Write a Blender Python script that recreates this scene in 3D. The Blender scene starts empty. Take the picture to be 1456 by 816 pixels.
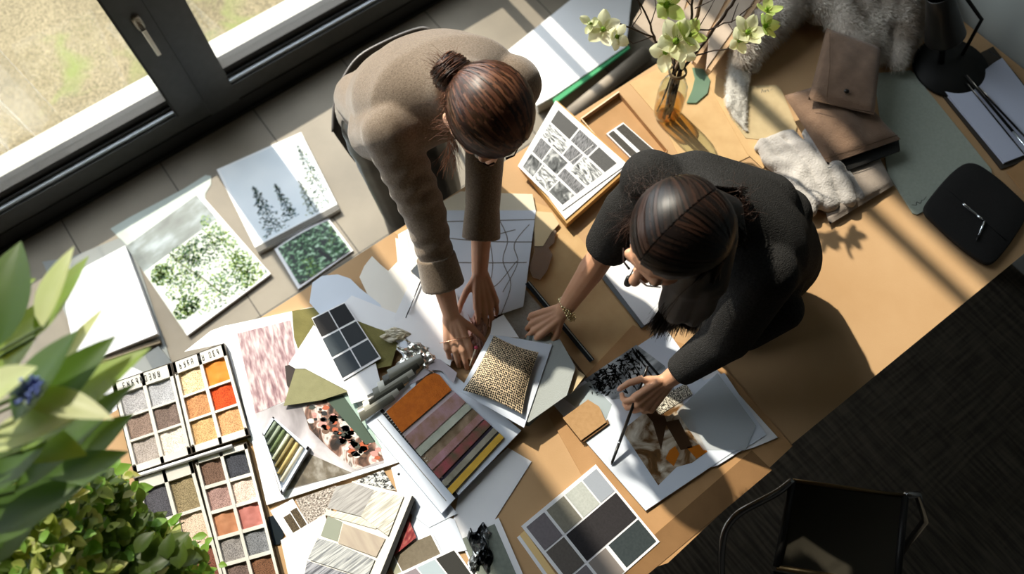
import bpy, math, random
import numpy as np
from mathutils import Vector, Matrix
C = bpy.context.scene.collection
scene = bpy.context.scene
rnd = random.Random(7)

# ---------------------------------------------------------------- camera frame (photo is 1456x816)
FPX, CX, CY, HC = 1130.0, 728.0, 408.0, 2.9
def nrm(v):
    v = np.array(v, float); return v / np.linalg.norm(v)
def ray(px, py): return np.array([(px - CX) / FPX, -(py - CY) / FPX, -1.0])
_Z = -nrm(ray(755, 900))
_X1 = nrm(ray(4186, -2032)); _X1 = nrm(_X1 - _X1 @ _Z * _Z)
_Y2 = nrm(ray(-1338, -2310)); _Y2 = nrm(_Y2 - _Y2 @ _Z * _Z)
_X = nrm(_X1 + np.cross(_Y2, _Z)); _Y = np.cross(_Z, _X)
RC = np.array([_X, _Y, _Z])
def P(px, py, z=.75):
    d = RC @ ray(px, py); t = (z - HC) / d[2]
    return np.array([d[0] * t, d[1] * t, z])
def PXY(px, py, z=.75):
    p = P(px, py, z); return (p[0], p[1])

cam_data = bpy.data.cameras.new('camera')
cam = bpy.data.objects.new('camera', cam_data); C.objects.link(cam)
cam_data.sensor_width = 36; cam_data.lens = FPX / 1456 * 36
cam.matrix_world = Matrix.Translation((0, 0, HC)) @ Matrix(RC.tolist()).to_4x4()
cam_data.dof.use_dof = True; cam_data.dof.focus_distance = 1.98; cam_data.dof.aperture_fstop = 2.0
cam_data.clip_start = .02
scene.camera = cam

# ---------------------------------------------------------------- light
world = bpy.data.worlds.new('world'); scene.world = world; world.use_nodes = True
wb = world.node_tree.nodes['Background']; wb.inputs[0].default_value = (.86, .92, 1.0, 1); wb.inputs[1].default_value = 8.8
SUN_EL = math.radians(41); SUN_AZ = math.radians(0)
sd = bpy.data.lights.new('sun', 'SUN'); sd.energy = 12.5; sd.angle = math.radians(.9); sd.color = (1, .90, .76)
sun = bpy.data.objects.new('sun', sd); C.objects.link(sun)
dirv = Vector((math.sin(SUN_AZ) * math.cos(SUN_EL), -math.cos(SUN_AZ) * math.cos(SUN_EL), -math.sin(SUN_EL)))
sun.rotation_euler = dirv.to_track_quat('-Z', 'Y').to_euler(); sun.location = (0, 6, 6)
pd = bpy.data.lights.new('window_portal', 'AREA'); pd.shape = 'RECTANGLE'; pd.size = 3.8; pd.size_y = 3.8; pd.cycles.is_portal = True
po = bpy.data.objects.new('window_portal', pd); C.objects.link(po); po.location = (-.35, 2.75, 2.0); po.rotation_euler = (math.radians(-90), 0, 0)
scene.view_settings.view_transform = 'Standard'; scene.view_settings.look = 'None'
scene.view_settings.exposure = -0.72; scene.view_settings.gamma = 1; scene.view_settings.use_curve_mapping = False
scene.cycles.use_denoising = True
scene.cycles.max_bounces = 8; scene.cycles.diffuse_bounces = 4; scene.cycles.transparent_max_bounces = 16
scene.cycles.caustics_reflective = False; scene.cycles.caustics_refractive = False
scene.cycles.sample_clamp_indirect = 6

# ---------------------------------------------------------------- materials
def lin(c):
    if isinstance(c, str):
        c = c.lstrip('#'); c = [int(c[i:i + 2], 16) / 255 for i in (0, 2, 4)]
    return tuple((x / 12.92 if x <= .04045 else ((x + .055) / 1.055) ** 2.4) for x in c) + (1,)
MATS = {}
def mat(name, col, rough=.7, col2=None, vscale=6, vdet=4, bump=0, bscale=60, metal=0, spec=.3, stretch=None, coord='Object', sheen=0, thr=None, sub=0, ior=None, coat=0):
    """principled material; col2 mixes in by noise (thr=(lo,hi) sharpens it); bump from a second noise"""
    if name in MATS: return MATS[name]
    m = bpy.data.materials.new(name); m.use_nodes = True; nt = m.node_tree; N = nt.nodes; L = nt.links
    b = N['Principled BSDF']; b.inputs['Base Color'].default_value = lin(col); b.inputs['Roughness'].default_value = rough
    b.inputs['Metallic'].default_value = metal; b.inputs['Specular IOR Level'].default_value = spec
    b.inputs['Sheen Weight'].default_value = sheen; b.inputs['Coat Weight'].default_value = coat
    if sub:
        b.inputs['Subsurface Weight'].default_value = sub; b.inputs['Subsurface Radius'].default_value = (.012, .004, .002); b.inputs['Subsurface Scale'].default_value = 1
    tc = N.new('ShaderNodeTexCoord'); src = tc.outputs[coord]
    if stretch:
        mp = N.new('ShaderNodeMapping'); mp.inputs['Scale'].default_value = stretch; L.new(src, mp.inputs[0]); src = mp.outputs[0]
    if col2:
        nz = N.new('ShaderNodeTexNoise'); nz.inputs['Scale'].default_value = vscale; nz.inputs['Detail'].default_value = vdet; L.new(src, nz.inputs['Vector'])
        rp = N.new('ShaderNodeValToRGB'); lo, hi = thr or (.3, .7)
        rp.color_ramp.elements[0].position = lo; rp.color_ramp.elements[1].position = hi
        rp.color_ramp.elements[0].color = lin(col); rp.color_ramp.elements[1].color = lin(col2)
        L.new(nz.outputs['Fac'], rp.inputs[0]); L.new(rp.outputs[0], b.inputs['Base Color'])
    if bump:
        n2 = N.new('ShaderNodeTexNoise'); n2.inputs['Scale'].default_value = bscale; n2.inputs['Detail'].default_value = 3; L.new(src, n2.inputs['Vector'])
        bp = N.new('ShaderNodeBump'); bp.inputs['Strength'].default_value = bump; bp.inputs['Distance'].default_value = .004
        L.new(n2.outputs['Fac'], bp.inputs['Height']); L.new(bp.outputs[0], b.inputs['Normal'])
    MATS[name] = m; return m
def thin_glass(name, tint=(1, 1, 1), ior=1.45, rough=0.0, opac=0.0):
    if name in MATS: return MATS[name]
    m = bpy.data.materials.new(name); m.use_nodes = True; N = m.node_tree.nodes; L = m.node_tree.links
    N.remove(N['Principled BSDF']); out = [n for n in N if n.type == 'OUTPUT_MATERIAL'][0]
    tr = N.new('ShaderNodeBsdfTransparent'); tr.inputs[0].default_value = (*tint, 1)
    gl = N.new('ShaderNodeBsdfGlossy'); gl.inputs['Roughness'].default_value = rough
    lw = N.new('ShaderNodeLayerWeight'); pw = N.new('ShaderNodeMath'); pw.operation = 'POWER'; pw.inputs[1].default_value = 5; L.new(lw.outputs['Facing'], pw.inputs[0])
    r0 = ((ior - 1) / (ior + 1)) ** 2; fr = N.new('ShaderNodeMath'); fr.operation = 'MULTIPLY_ADD'; fr.inputs[1].default_value = 1 - r0; fr.inputs[2].default_value = r0; L.new(pw.outputs[0], fr.inputs[0])
    mx = N.new('ShaderNodeMixShader'); L.new(fr.outputs[0], mx.inputs[0]); L.new(tr.outputs[0], mx.inputs[1]); L.new(gl.outputs[0], mx.inputs[2])
    last = mx
    if opac:
        df = N.new('ShaderNodeBsdfDiffuse'); df.inputs[0].default_value = (*tint, 1)
        m2 = N.new('ShaderNodeMixShader'); m2.inputs[0].default_value = opac; L.new(mx.outputs[0], m2.inputs[1]); L.new(df.outputs[0], m2.inputs[2]); last = m2
    L.new(last.outputs[0], out.inputs[0]); MATS[name] = m; return m
def leaf_mat(name, col, col2, trans, rough=.4):
    m = mat(name, col, rough, col2, 9, 3, spec=.25)
    N = m.node_tree.nodes; L = m.node_tree.links; b = N['Principled BSDF']; out = [n for n in N if n.type == 'OUTPUT_MATERIAL'][0]
    t = N.new('ShaderNodeBsdfTranslucent'); t.inputs[0].default_value = lin(trans)
    mx = N.new('ShaderNodeMixShader'); mx.inputs[0].default_value = .5
    L.new(b.outputs[0], mx.inputs[1]); L.new(t.outputs[0], mx.inputs[2]); L.new(mx.outputs[0], out.inputs[0]); return m
def weave(name, c1, c2, scale=300, rough=.9, bump=.4, ang=0):
    """two-tone woven cloth"""
    if name in MATS: return MATS[name]
    m = mat(name, c1, rough); N = m.node_tree.nodes; L = m.node_tree.links; b = N['Principled BSDF']
    tc = N.new('ShaderNodeTexCoord'); mp = N.new('ShaderNodeMapping'); mp.inputs['Rotation'].default_value = (0, 0, ang); L.new(tc.outputs['Object'], mp.inputs[0])
    w1 = N.new('ShaderNodeTexWave'); w1.inputs['Scale'].default_value = scale; w1.bands_direction = 'X'; L.new(mp.outputs[0], w1.inputs[0])
    w2 = N.new('ShaderNodeTexWave'); w2.inputs['Scale'].default_value = scale; w2.bands_direction = 'Y'; L.new(mp.outputs[0], w2.inputs[0])
    mu = N.new('ShaderNodeMath'); mu.operation = 'MULTIPLY'; L.new(w1.outputs['Fac'], mu.inputs[0]); L.new(w2.outputs['Fac'], mu.inputs[1])
    nz = N.new('ShaderNodeTexNoise'); nz.inputs['Scale'].default_value = scale * 1.3; L.new(tc.outputs['Object'], nz.inputs['Vector'])
    ad = N.new('ShaderNodeMath'); ad.operation = 'ADD'; L.new(mu.outputs[0], ad.inputs[0]); L.new(nz.outputs['Fac'], ad.inputs[1])
    rp = N.new('ShaderNodeValToRGB'); rp.color_ramp.elements[0].position = .45; rp.color_ramp.elements[1].position = 1.1 if False else 1.0
    rp.color_ramp.elements[0].color = lin(c1); rp.color_ramp.elements[1].color = lin(c2)
    L.new(ad.outputs[0], rp.inputs[0]); L.new(rp.outputs[0], b.inputs['Base Color'])
    bp = N.new('ShaderNodeBump'); bp.inputs['Strength'].default_value = bump; bp.inputs['Distance'].default_value = .001
    L.new(ad.outputs[0], bp.inputs['Height']); L.new(bp.outputs[0], b.inputs['Normal'])
    return m
def dots(name, c1, c2, scale=150, lo=.25, hi=.4, rough=.8, rand=1.0, coord='Object'):
    """voronoi cells: netting, terrazzo, granules"""
    if name in MATS: return MATS[name]
    m = mat(name, c1, rough); N = m.node_tree.nodes; L = m.node_tree.links; b = N['Principled BSDF']
    tc = N.new('ShaderNodeTexCoord'); v = N.new('ShaderNodeTexVoronoi'); v.inputs['Scale'].default_value = scale; v.inputs['Randomness'].default_value = rand; v.voronoi_dimensions = '2D' if coord == 'UV' else '3D'; L.new(tc.outputs[coord], v.inputs['Vector'])
    rp = N.new('ShaderNodeValToRGB'); rp.color_ramp.elements[0].position = lo; rp.color_ramp.elements[1].position = hi
    rp.color_ramp.elements[0].color = lin(c1); rp.color_ramp.elements[1].color = lin(c2)
    L.new(v.outputs['Distance'], rp.inputs[0]); L.new(rp.outputs[0], b.inputs['Base Color'])
    bp = N.new('ShaderNodeBump'); bp.inputs['Strength'].default_value = .5; bp.inputs['Distance'].default_value = .001
    L.new(v.outputs['Distance'], bp.inputs['Height']); L.new(bp.outputs[0], b.inputs['Normal']); return m
def ramp_pic(name, stops, scale=6, det=6, stretch=None, rough=.45, dist=0.0, coord='UV'):
    """printed picture: noise through a many-stop ramp"""
    if name in MATS: return MATS[name]
    m = mat(name, stops[0][1], rough); N = m.node_tree.nodes; L = m.node_tree.links; b = N['Principled BSDF']
    tc = N.new('ShaderNodeTexCoord'); mp = N.new('ShaderNodeMapping'); mp.inputs['Scale'].default_value = stretch or (1, 1, 1); L.new(tc.outputs[coord], mp.inputs[0])
    nz = N.new('ShaderNodeTexNoise'); nz.inputs['Scale'].default_value = scale; nz.inputs['Detail'].default_value = det; nz.inputs['Distortion'].default_value = dist
    L.new(mp.outputs[0], nz.inputs['Vector']); rp = N.new('ShaderNodeValToRGB'); el = rp.color_ramp.elements
    el[0].position, el[1].position = stops[0][0], stops[-1][0]; el[0].color, el[1].color = lin(stops[0][1]), lin(stops[-1][1])
    for p, c in stops[1:-1]:
        e = el.new(p); e.color = lin(c)
    L.new(nz.outputs['Fac'], rp.inputs[0]); L.new(rp.outputs[0], b.inputs['Base Color']); return m

# ---------------------------------------------------------------- mesh helpers
def origin(o):
    v = Vector((0, 0, 0))
    while o is not None: v += o.location; o = o.parent
    return v
def tag(o, label=None, cat=None, group=None, kind=None):
    if label: o['label'] = label
    if cat: o['category'] = cat
    if group: o['group'] = group
    if kind: o['kind'] = kind
    return o
def empty(name, loc, label, cat, group=None):
    o = bpy.data.objects.new(name, None); C.objects.link(o); o.location = loc; o.empty_display_size = .05
    return tag(o, label, cat, group)
def obj(name, verts, faces, m, parent=None, smooth=False, uvs=None, mids=None):
    V = np.array([tuple(v) for v in verts], float)
    if parent is not None:
        og = np.array(origin(parent)); loc = (0, 0, 0)
    else:
        og = np.array([(V[:, 0].min() + V[:, 0].max()) / 2, (V[:, 1].min() + V[:, 1].max()) / 2, V[:, 2].min()]); loc = tuple(og)
    me = bpy.data.meshes.new(name); me.from_pydata((V - og).tolist(), [], [list(f) for f in faces])
    for x in (m if isinstance(m, (list, tuple)) else [m]): me.materials.append(x)
    if mids is not None: me.polygons.foreach_set('material_index', mids)
    if uvs is not None:
        uv = me.uv_layers.new(name='UVMap'); uvs = np.array(uvs)
        for lp in me.loops: uv.data[lp.index].uv = uvs[lp.vertex_index]
    if smooth: me.polygons.foreach_set('use_smooth', [True] * len(me.polygons))
    me.update()
    o = bpy.data.objects.new(name, me); C.objects.link(o)
    if parent is not None: o.parent = parent
    else: o.location = loc
    return o
class MB:
    def __init__(s): s.v = []; s.f = []; s.mid = []
    def add(s, v, f, mid=0):
        n = len(s.v); s.v += [tuple(map(float, x)) for x in v]; s.f += [tuple(i + n for i in q) for q in f]; s.mid += [mid] * len(f); return s
    def box(s, x0, x1, y0, y1, z0, z1, mid=0):
        return s.prism([(x0, y0), (x1, y0), (x1, y1), (x0, y1)], z0, z1, mid)
    def prism(s, pts, z0, z1, mid=0):
        pts = [tuple(p[:2]) for p in pts]
        a = sum(pts[i][0] * pts[(i + 1) % len(pts)][1] - pts[(i + 1) % len(pts)][0] * pts[i][1] for i in range(len(pts)))
        if a < 0: pts = pts[::-1]
        n = len(pts); v = [(x, y, z0) for x, y in pts] + [(x, y, z1) for x, y in pts]
        f = [tuple(range(n - 1, -1, -1)), tuple(range(n, 2 * n))] + [(i, (i + 1) % n, n + (i + 1) % n, n + i) for i in range(n)]
        return s.add(v, f, mid)
    def flat(s, pts, z, mid=0):
        pts = [tuple(p[:2]) for p in pts]
        a = sum(pts[i][0] * pts[(i + 1) % len(pts)][1] - pts[(i + 1) % len(pts)][0] * pts[i][1] for i in range(len(pts)))
        if a < 0: pts = pts[::-1]
        return s.add([(x, y, z) for x, y in pts], [tuple(range(len(pts)))], mid)
    def tube(s, pts, r, n=8, mid=0, r1=None, caps=True):
        pts = [np.array(p, float) for p in pts]; k = len(pts); vs = []
        rr = r if isinstance(r, (list, tuple)) else [r + ((r1 if r1 is not None else r) - r) * i / max(1, k - 1) for i in range(k)]
        ref = None
        for i in range(k):
            t = nrm(pts[min(i + 1, k - 1)] - pts[max(i - 1, 0)])
            if ref is None: ref = np.array([0, 0, 1.]) if abs(t[2]) < .9 else np.array([1., 0, 0])
            a = nrm(np.cross(t, ref)); b = np.cross(a, t); ref = b
            # ring order
            for j in range(n):
                th = 2 * math.pi * j / n; vs.append(pts[i] + rr[i] * (math.cos(th) * a + math.sin(th) * b))
        f = [(i * n + j, (i + 1) * n + j, (i + 1) * n + (j + 1) % n, i * n + (j + 1) % n) for i in range(k - 1) for j in range(n)]
        if caps: f += [tuple(range(n)), tuple(range(k * n - 1, (k - 1) * n - 1, -1))]
        return s.add(vs, f, mid)
    def loft(s, secs, n=28, mid=0, power=2.0):
        """secs: (centre, side vector, depth vector)"""
        vs = []
        for c, a, b in secs:
            c, a, b = np.array(c, float), np.array(a, float), np.array(b, float)
            for j in range(n):
                th = 2 * math.pi * j / n; ct, st = math.cos(th), math.sin(th)
                vs.append(c + a * math.copysign(abs(ct) ** (2 / power), ct) + b * math.copysign(abs(st) ** (2 / power), st))
        k = len(secs)
        f = [(i * n + j, i * n + (j + 1) % n, (i + 1) * n + (j + 1) % n, (i + 1) * n + j) for i in range(k - 1) for j in range(n)]
        f += [tuple(range(n - 1, -1, -1)), tuple(range((k - 1) * n, k * n))]
        return s.add(vs, f, mid)
    def cap(s, p0, r0, p1, r1, n=14):
        """tapered capsule"""
        p0, p1 = np.array(p0, float), np.array(p1, float); t = nrm(p1 - p0); a = nrm(np.cross(t, [0, 0, 1.] if abs(t[2]) < .9 else [1., 0, 0])); b = np.cross(t, a)
        secs = []
        for k in range(5): th = math.pi / 2 * (k + .35) / 5; secs.append((p0 - t * r0 * math.cos(th), a * r0 * math.sin(th), b * r0 * math.sin(th)))
        for k in range(5): th = math.pi / 2 * (1 - k / 5); secs.append((p1 + t * r1 * math.cos(th), a * r1 * math.sin(th), b * r1 * math.sin(th)))
        return s.loft(secs, n)
    def ell(s, c, R3, rad, n=20):
        """ellipsoid: axes = rows of R3"""
        R3 = [np.array(q, float) for q in R3]; c = np.array(c, float); secs = []
        for k in range(13):
            th = math.pi * (k + .15) / 12.3; secs.append((c - R3[2] * rad[2] * math.cos(th), R3[0] * rad[0] * math.sin(th), R3[1] * rad[1] * math.sin(th)))
        return s.loft(secs, n)
    def lathe(s, prof, c, n=28, mid=0):
        vs = []; k = len(prof)
        for r, z in prof:
            for j in range(n): th = 2 * math.pi * j / n; vs.append((c[0] + r * math.cos(th), c[1] + r * math.sin(th), c[2] + z))
        f = [(i * n + j, i * n + (j + 1) % n, (i + 1) * n + (j + 1) % n, (i + 1) * n + j) for i in range(k - 1) for j in range(n)]
        return s.add(vs, f, mid)
    def build(s, name, m, parent=None, smooth=False):
        return obj(name, s.v, s.f, m, parent, smooth, mids=s.mid)
def blob(name, mb, m, parent=None, voxel=.006, smooth=6, disp=None):
    """one continuous skin over overlapping solids: voxel remesh, then smooth"""
    me = bpy.data.meshes.new('t'); me.from_pydata(mb.v, [], mb.f); t = bpy.data.objects.new('t', me); C.objects.link(t)
    r = t.modifiers.new('r', 'REMESH'); r.mode = 'VOXEL'; r.voxel_size = voxel; r.use_smooth_shade = True
    if smooth: q = t.modifiers.new('s', 'SMOOTH'); q.factor = .5; q.iterations = smooth
    dg = bpy.context.evaluated_depsgraph_get(); e = t.evaluated_get(dg); m2 = bpy.data.meshes.new_from_object(e, depsgraph=dg)
    nv = len(m2.vertices); V = np.empty(nv * 3); m2.vertices.foreach_get('co', V); V = V.reshape(-1, 3)
    if disp is not None:
        Nn = np.empty(nv * 3); m2.vertices.foreach_get('normal', Nn); Nn = Nn.reshape(-1, 3)
        V = V + Nn * disp(V)[:, None]
    F = [tuple(p.vertices) for p in m2.polygons]
    bpy.data.objects.remove(t); bpy.data.meshes.remove(me); bpy.data.meshes.remove(m2)
    return obj(name, V, F, m, parent, True)

# quads taken from the table plan: u runs a->b, v runs a->d
class Quad:
    def __init__(s, pts, z=.75):
        s.q = [np.array(PXY(*p, z)) for p in pts]; s.z = z
    def pt(s, u, v):
        a, b, c, d = s.q; return tuple(a * (1 - u) * (1 - v) + b * u * (1 - v) + c * u * v + d * (1 - u) * v)
    def poly(s, uv): return [s.pt(u, v) for u, v in uv]
    def rect(s, u0, v0, u1, v1): return s.poly([(u0, v0), (u1, v0), (u1, v1), (u0, v1)])
def sheet(name, label, cat, pts, z, m, th=.0008, curl=None, parent=None, group=None, n=14):
    """a thin board or leaf of paper; four corners may curl, more corners make a flat cut outline. z = underside"""
    zz = z + th
    if len(pts) == 4:
        Q = Quad(pts, zz); vs = []; uv = []; n = n if curl else 1
        for lay in (0, 1):
            for j in range(n + 1):
                for i in range(n + 1):
                    u, v = i / n, j / n; x, y = Q.pt(u, v); h = curl(u, v) if curl else 0
                    vs.append((x, y, z + h + (th if lay else 0))); uv.append((u, 1 - v))
        k = (n + 1) ** 2; w = n + 1; f = []
        for j in range(n):
            for i in range(n):
                a = j * w + i; f.append((a, a + 1, a + w + 1, a + w)); f.append((k + a, k + a + w, k + a + w + 1, k + a + 1))
        for i in range(n):
            for a, b in (((i, i + 1)), (n * w + i + 1, n * w + i), ((i + 1) * w, i * w), (i * w + n, (i + 1) * w + n)): f.append((a, b, b + k, a + k)[::-1])
        o = obj(name, vs, f, m, parent, bool(curl), uv)
        if curl: o.data.set_sharp_from_angle(angle=.6)
    else:
        b = MB().prism([PXY(*p, zz) for p in pts], z, zz); V = np.array(b.v); mn, mx = V.min(0), V.max(0)
        o = obj(name, b.v, b.f, m, parent, False, [((x - mn[0]) / (mx[0] - mn[0]), (y - mn[1]) / (mx[1] - mn[1])) for x, y, _ in b.v])
    if parent is None: tag(o, label, cat, group)
    elif label: o['label'] = label
    return o
def patch(name, Q, polys, z, m, parent, label=None):
    """flat printed shapes lying on a sheet; polys: list of uv outlines, or (outline, material index)"""
    b = MB(); uv = []
    for p in polys:
        mid = 0
        if isinstance(p, tuple) and isinstance(p[1], int): p, mid = p
        b.flat(Q.poly(p), z, mid)
    # uv: affine frame of the quad
    a, bb, _, d = Q.q; M = np.linalg.inv(np.array([bb - a, d - a]).T)
    for x, y, _ in b.v:
        q = M @ (np.array([x, y]) - a); uv.append((q[0], 1 - q[1]))
    o = obj(name, b.v, b.f, m, parent, False, uv, b.mid)
    if label: o['label'] = label
    return o
def R4(u0, v0, u1, v1): return [(u0, v0), (u1, v0), (u1, v1), (u0, v1)]
def line_uv(pts, w, asp=1.0):
    """thin strokes as quads"""
    out = []
    for (x0, y0), (x1, y1) in zip(pts, pts[1:]):
        dx, dy = x1 - x0, (y1 - y0) / asp; l = math.hypot(dx, dy) or 1; nx, ny = -dy / l * w / 2, dx / l * w / 2 * asp
        out.append([(x0 + nx, y0 + ny), (x1 + nx, y1 + ny), (x1 - nx, y1 - ny), (x0 - nx, y0 - ny)])
    return out
def soft(name, pts, z, th, m, parent=None, puff=.6, label=None, cat=None, n=22, wrink=0, edge=.12, pinch=0.0, group=None):
    """cushion-like solid: thin at the seam, full in the middle"""
    Q = Quad(pts, z + th * .5); vs = []; uv = []; r = random.Random(len(name) * 7 + int(th * 1e4))
    ph = [r.uniform(0, 6) for _ in range(6)]
    for lay in (0, 1):
        for j in range(n + 1):
            for i in range(n + 1):
                u, v = i / n, j / n
                eu, ev = min(u, 1 - u), min(v, 1 - v)
                prof = (min(1, eu / edge) * min(1, ev / edge)); prof = 1 - (1 - prof) ** 2; prof = prof ** .6
                bul = 1 - puff + puff * (math.sin(math.pi * u) * math.sin(math.pi * v)) ** .5
                uu = u + pinch * math.sin(math.pi * v) * (.5 - u) * 2 * (1 if True else 0); vv = v + pinch * math.sin(math.pi * u) * (.5 - v) * 2
                x, y = Q.pt(uu, vv); t = th * prof * bul
                w = wrink * prof * (math.sin(7 * u + 4 * v + ph[0]) * math.sin(5 * v - 6 * u + ph[1]) + .5 * math.sin(15 * u + 9 * v + ph[2]))
                vs.append((x, y, z + th * .35 * (1 - prof) + (t + w if lay else 0))); uv.append((u, 1 - v))
    k = (n + 1) ** 2; w_ = n + 1; f = []
    for j in range(n):
        for i in range(n):
            a = j * w_ + i; f.append((a, a + 1, a + w_ + 1, a + w_)); f.append((k + a, k + a + w_, k + a + w_ + 1, k + a + 1))
    for i in range(n):
        for a, b in (((i, i + 1)), (n * w_ + i + 1, n * w_ + i), ((i + 1) * w_, i * w_), (i * w_ + n, (i + 1) * w_ + n)): f.append((a, b, b + k, a + k)[::-1])
    o = obj(name, vs, f, m, parent, True, uv)
    if parent is None: tag(o, label, cat, group)
    return o
# ================================================================ SETTING
def struct(o): o['kind'] = 'structure'; return o
YW, XR, XL, YB, ZC = 2.45, 2.345, -2.4, -2.6, 4.0
# tiled floor: mortar joints come from a brick texture in object space
def tile_mat():
    m = mat('floor_tile', '#958b7b', .55, '#766e62', 2.2, 5, bump=.12, bscale=40); N = m.node_tree.nodes; L = m.node_tree.links; b = N['Principled BSDF']
    rp = b.inputs['Base Color'].links[0].from_socket; tc = N.new('ShaderNodeTexCoord')
    mp = N.new('ShaderNodeMapping'); mp.inputs['Location'].default_value = (.14, -.005, 0); L.new(tc.outputs['Object'], mp.inputs[0])
    br = N.new('ShaderNodeTexBrick'); br.inputs['Scale'].default_value = 1; br.inputs['Mortar Size'].default_value = .0022; br.inputs['Brick Width'].default_value = .46; br.inputs['Row Height'].default_value = .92
    br.offset = 0; br.inputs['Color1'].default_value = (1, 1, 1, 1); br.inputs['Color2'].default_value = (.86, .86, .86, 1); br.inputs['Mortar'].default_value = (.08, .07, .06, 1)
    L.new(mp.outputs[0], br.inputs['Vector']); mx = N.new('ShaderNodeMix'); mx.data_type = 'RGBA'; mx.blend_type = 'MULTIPLY'; mx.inputs[0].default_value = 1
    L.new(rp, mx.inputs[6]); L.new(br.outputs[0], mx.inputs[7]); L.new(mx.outputs[2], b.inputs['Base Color']); return m
struct(MB().box(XL, XR, .62, YW + .02, -.06, 0).build('floor', tile_mat()))
def carpet_mat():
    m = mat('floor_carpet', '#4a443c', .95); N = m.node_tree.nodes; L = m.node_tree.links; b = N['Principled BSDF']
    tc = N.new('ShaderNodeTexCoord')
    br = N.new('ShaderNodeTexBrick'); br.inputs['Scale'].default_value = 1; br.offset = 0; br.inputs['Brick Width'].default_value = .5; br.inputs['Row Height'].default_value = .5
    br.inputs['Mortar Size'].default_value = .003; br.inputs['Color1'].default_value = (0, 0, 0, 1); br.inputs['Color2'].default_value = (1, 1, 1, 1); br.inputs['Mortar'].default_value = (.5, .5, .5, 1)
    L.new(tc.outputs['Object'], br.inputs['Vector'])
    cols = []
    for st in ((70, 5, 1), (5, 70, 1)):
        mp = N.new('ShaderNodeMapping'); mp.inputs['Scale'].default_value = st; L.new(tc.outputs['Object'], mp.inputs[0])
        nz = N.new('ShaderNodeTexNoise'); nz.inputs['Scale'].default_value = 1.2; nz.inputs['Detail'].default_value = 5; L.new(mp.outputs[0], nz.inputs['Vector']); cols.append(nz.outputs['Fac'])
    mx = N.new('ShaderNodeMix'); mx.data_type = 'FLOAT'; L.new(br.outputs[0], mx.inputs[0]); L.new(cols[0], mx.inputs[2]); L.new(cols[1], mx.inputs[3])
    rp = N.new('ShaderNodeValToRGB'); rp.color_ramp.elements[0].position = .4; rp.color_ramp.elements[1].position = .62
    rp.color_ramp.elements[0].color = lin('#39352e'); rp.color_ramp.elements[1].color = lin('#5a5449'); L.new(mx.outputs[0], rp.inputs[0]); L.new(rp.outputs[0], b.inputs['Base Color'])
    bp = N.new('ShaderNodeBump'); bp.inputs['Strength'].default_value = .6; bp.inputs['Distance'].default_value = .004; L.new(mx.outputs[0], bp.inputs['Height']); L.new(bp.outputs[0], b.inputs['Normal']); return m
struct(MB().box(XL, XR, YB, .62, -.06, 0).build('floor', carpet_mat()))
wallm = mat('wall_paint', '#a3a7a2', .9, '#999d98', 3, 3, bump=.05, bscale=120)
darkwall = mat('wall_dark', '#4d4943', .9)
struct(MB().box(XR, XR + .12, YB, YW + .3, -.06, ZC).build('wall_right', wallm))
struct(MB().box(XL - .12, XL, YB, YW + .3, -.06, ZC).build('wall_left', darkwall))
struct(MB().box(XL - .12, XR + .12, YB - .12, YB, -.06, ZC).build('wall_back', darkwall))
struct(MB().box(XL - .12, XR + .12, YB - .12, YW + .35, ZC, ZC + .12).build('ceiling', darkwall))
struct(MB().box(1.655, XR, YW + .02, YW + .3, -.06, ZC).build('wall_window', wallm))
# window
fr = mat('frame_metal', '#3a3a38', .42, '#333331', 30, 3, spec=.5); frb = mat('frame_black', '#171614', .5, spec=.4)
gask = mat('gasket', '#2b2a29', .7, '#3a3938', 200, 2, bump=.3, bscale=400); brt = mat('track_aluminium', '#c6ccd2', .3, metal=.9); wh = mat('sill_white', '#b3b0a6', .5)
win = MB(); win.box(XL, 1.655, YW, YW + .14, 0, .085, 1); win.box(XL, 1.655, YW + .006, YW + .14, .085, .175, 0)
win.box(XL, 1.655, YW - .012, YW, 0, .02, 1)
win.box(.125, .262, YW + .0, YW + .14, .085, ZC, 0)            # fixed post
win.box(1.515, 1.565, YW, YW + .14, .085, ZC, 0); win.box(1.625, 1.655, YW, YW + .14, .085, ZC, 0)
win.box(XL, 1.655, YW, YW + .14, ZC - .1, ZC, 0); win.box(XL, XL + .1, YW, YW + .14, 0, ZC, 0)
win.box(.1265, .1295, YW - .002, YW, .19, ZC, 1)
w = struct(win.build('window_1', [fr, frb]))
s = MB(); s.box(.004, .126, YW - .014, YW + .12, .19, ZC - .1, 0); s.box(.0, .01, YW - .02, YW + .02, .2, ZC - .1, 1)
s.build('sash_stile', [fr, frb], w)
s = MB()
for a, b in ((XL + .1, .004), (.262, 1.515)):
    s.box(a, b, YW + .018, YW + .052, .175, .192, 1); s.box(a, b, YW + .052, YW + .12, .175, .235, 0)
    s.box(a, b, YW + .034, YW + .04, .19, .205, 0)
s.build('sash_rail', [gask, brt], w)
s = MB()
for a, b in ((XL + .1, .004), (.262, 1.515), (1.565, 1.625)): s.box(a, b, YW + .085, YW + .093, .235 if b < 1.52 else .175, ZC - .1)
s.build('window_pane', thin_glass('window_glass', (.97, .985, .98)), w)
sill = struct(MB().box(XL, 1.655, YW + .14, YW + .30, .06, .15).box(XL, 1.655, YW + .14, YW + .155, .15, .19).build('trim_1', wh))
hb = MB(); hp = [PXYh for PXYh in ()]
def PY(px, py, Y):
    d = RC @ ray(px, py); t = Y / d[1]; return np.array([d[0] * t, Y, HC + d[2] * t])
h0 = PY(197, 33, YW - .02); h1 = PY(218, 66, YW - .06)
chrome = mat('satin_steel', '#cdc4b8', .3, metal=.85)
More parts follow.
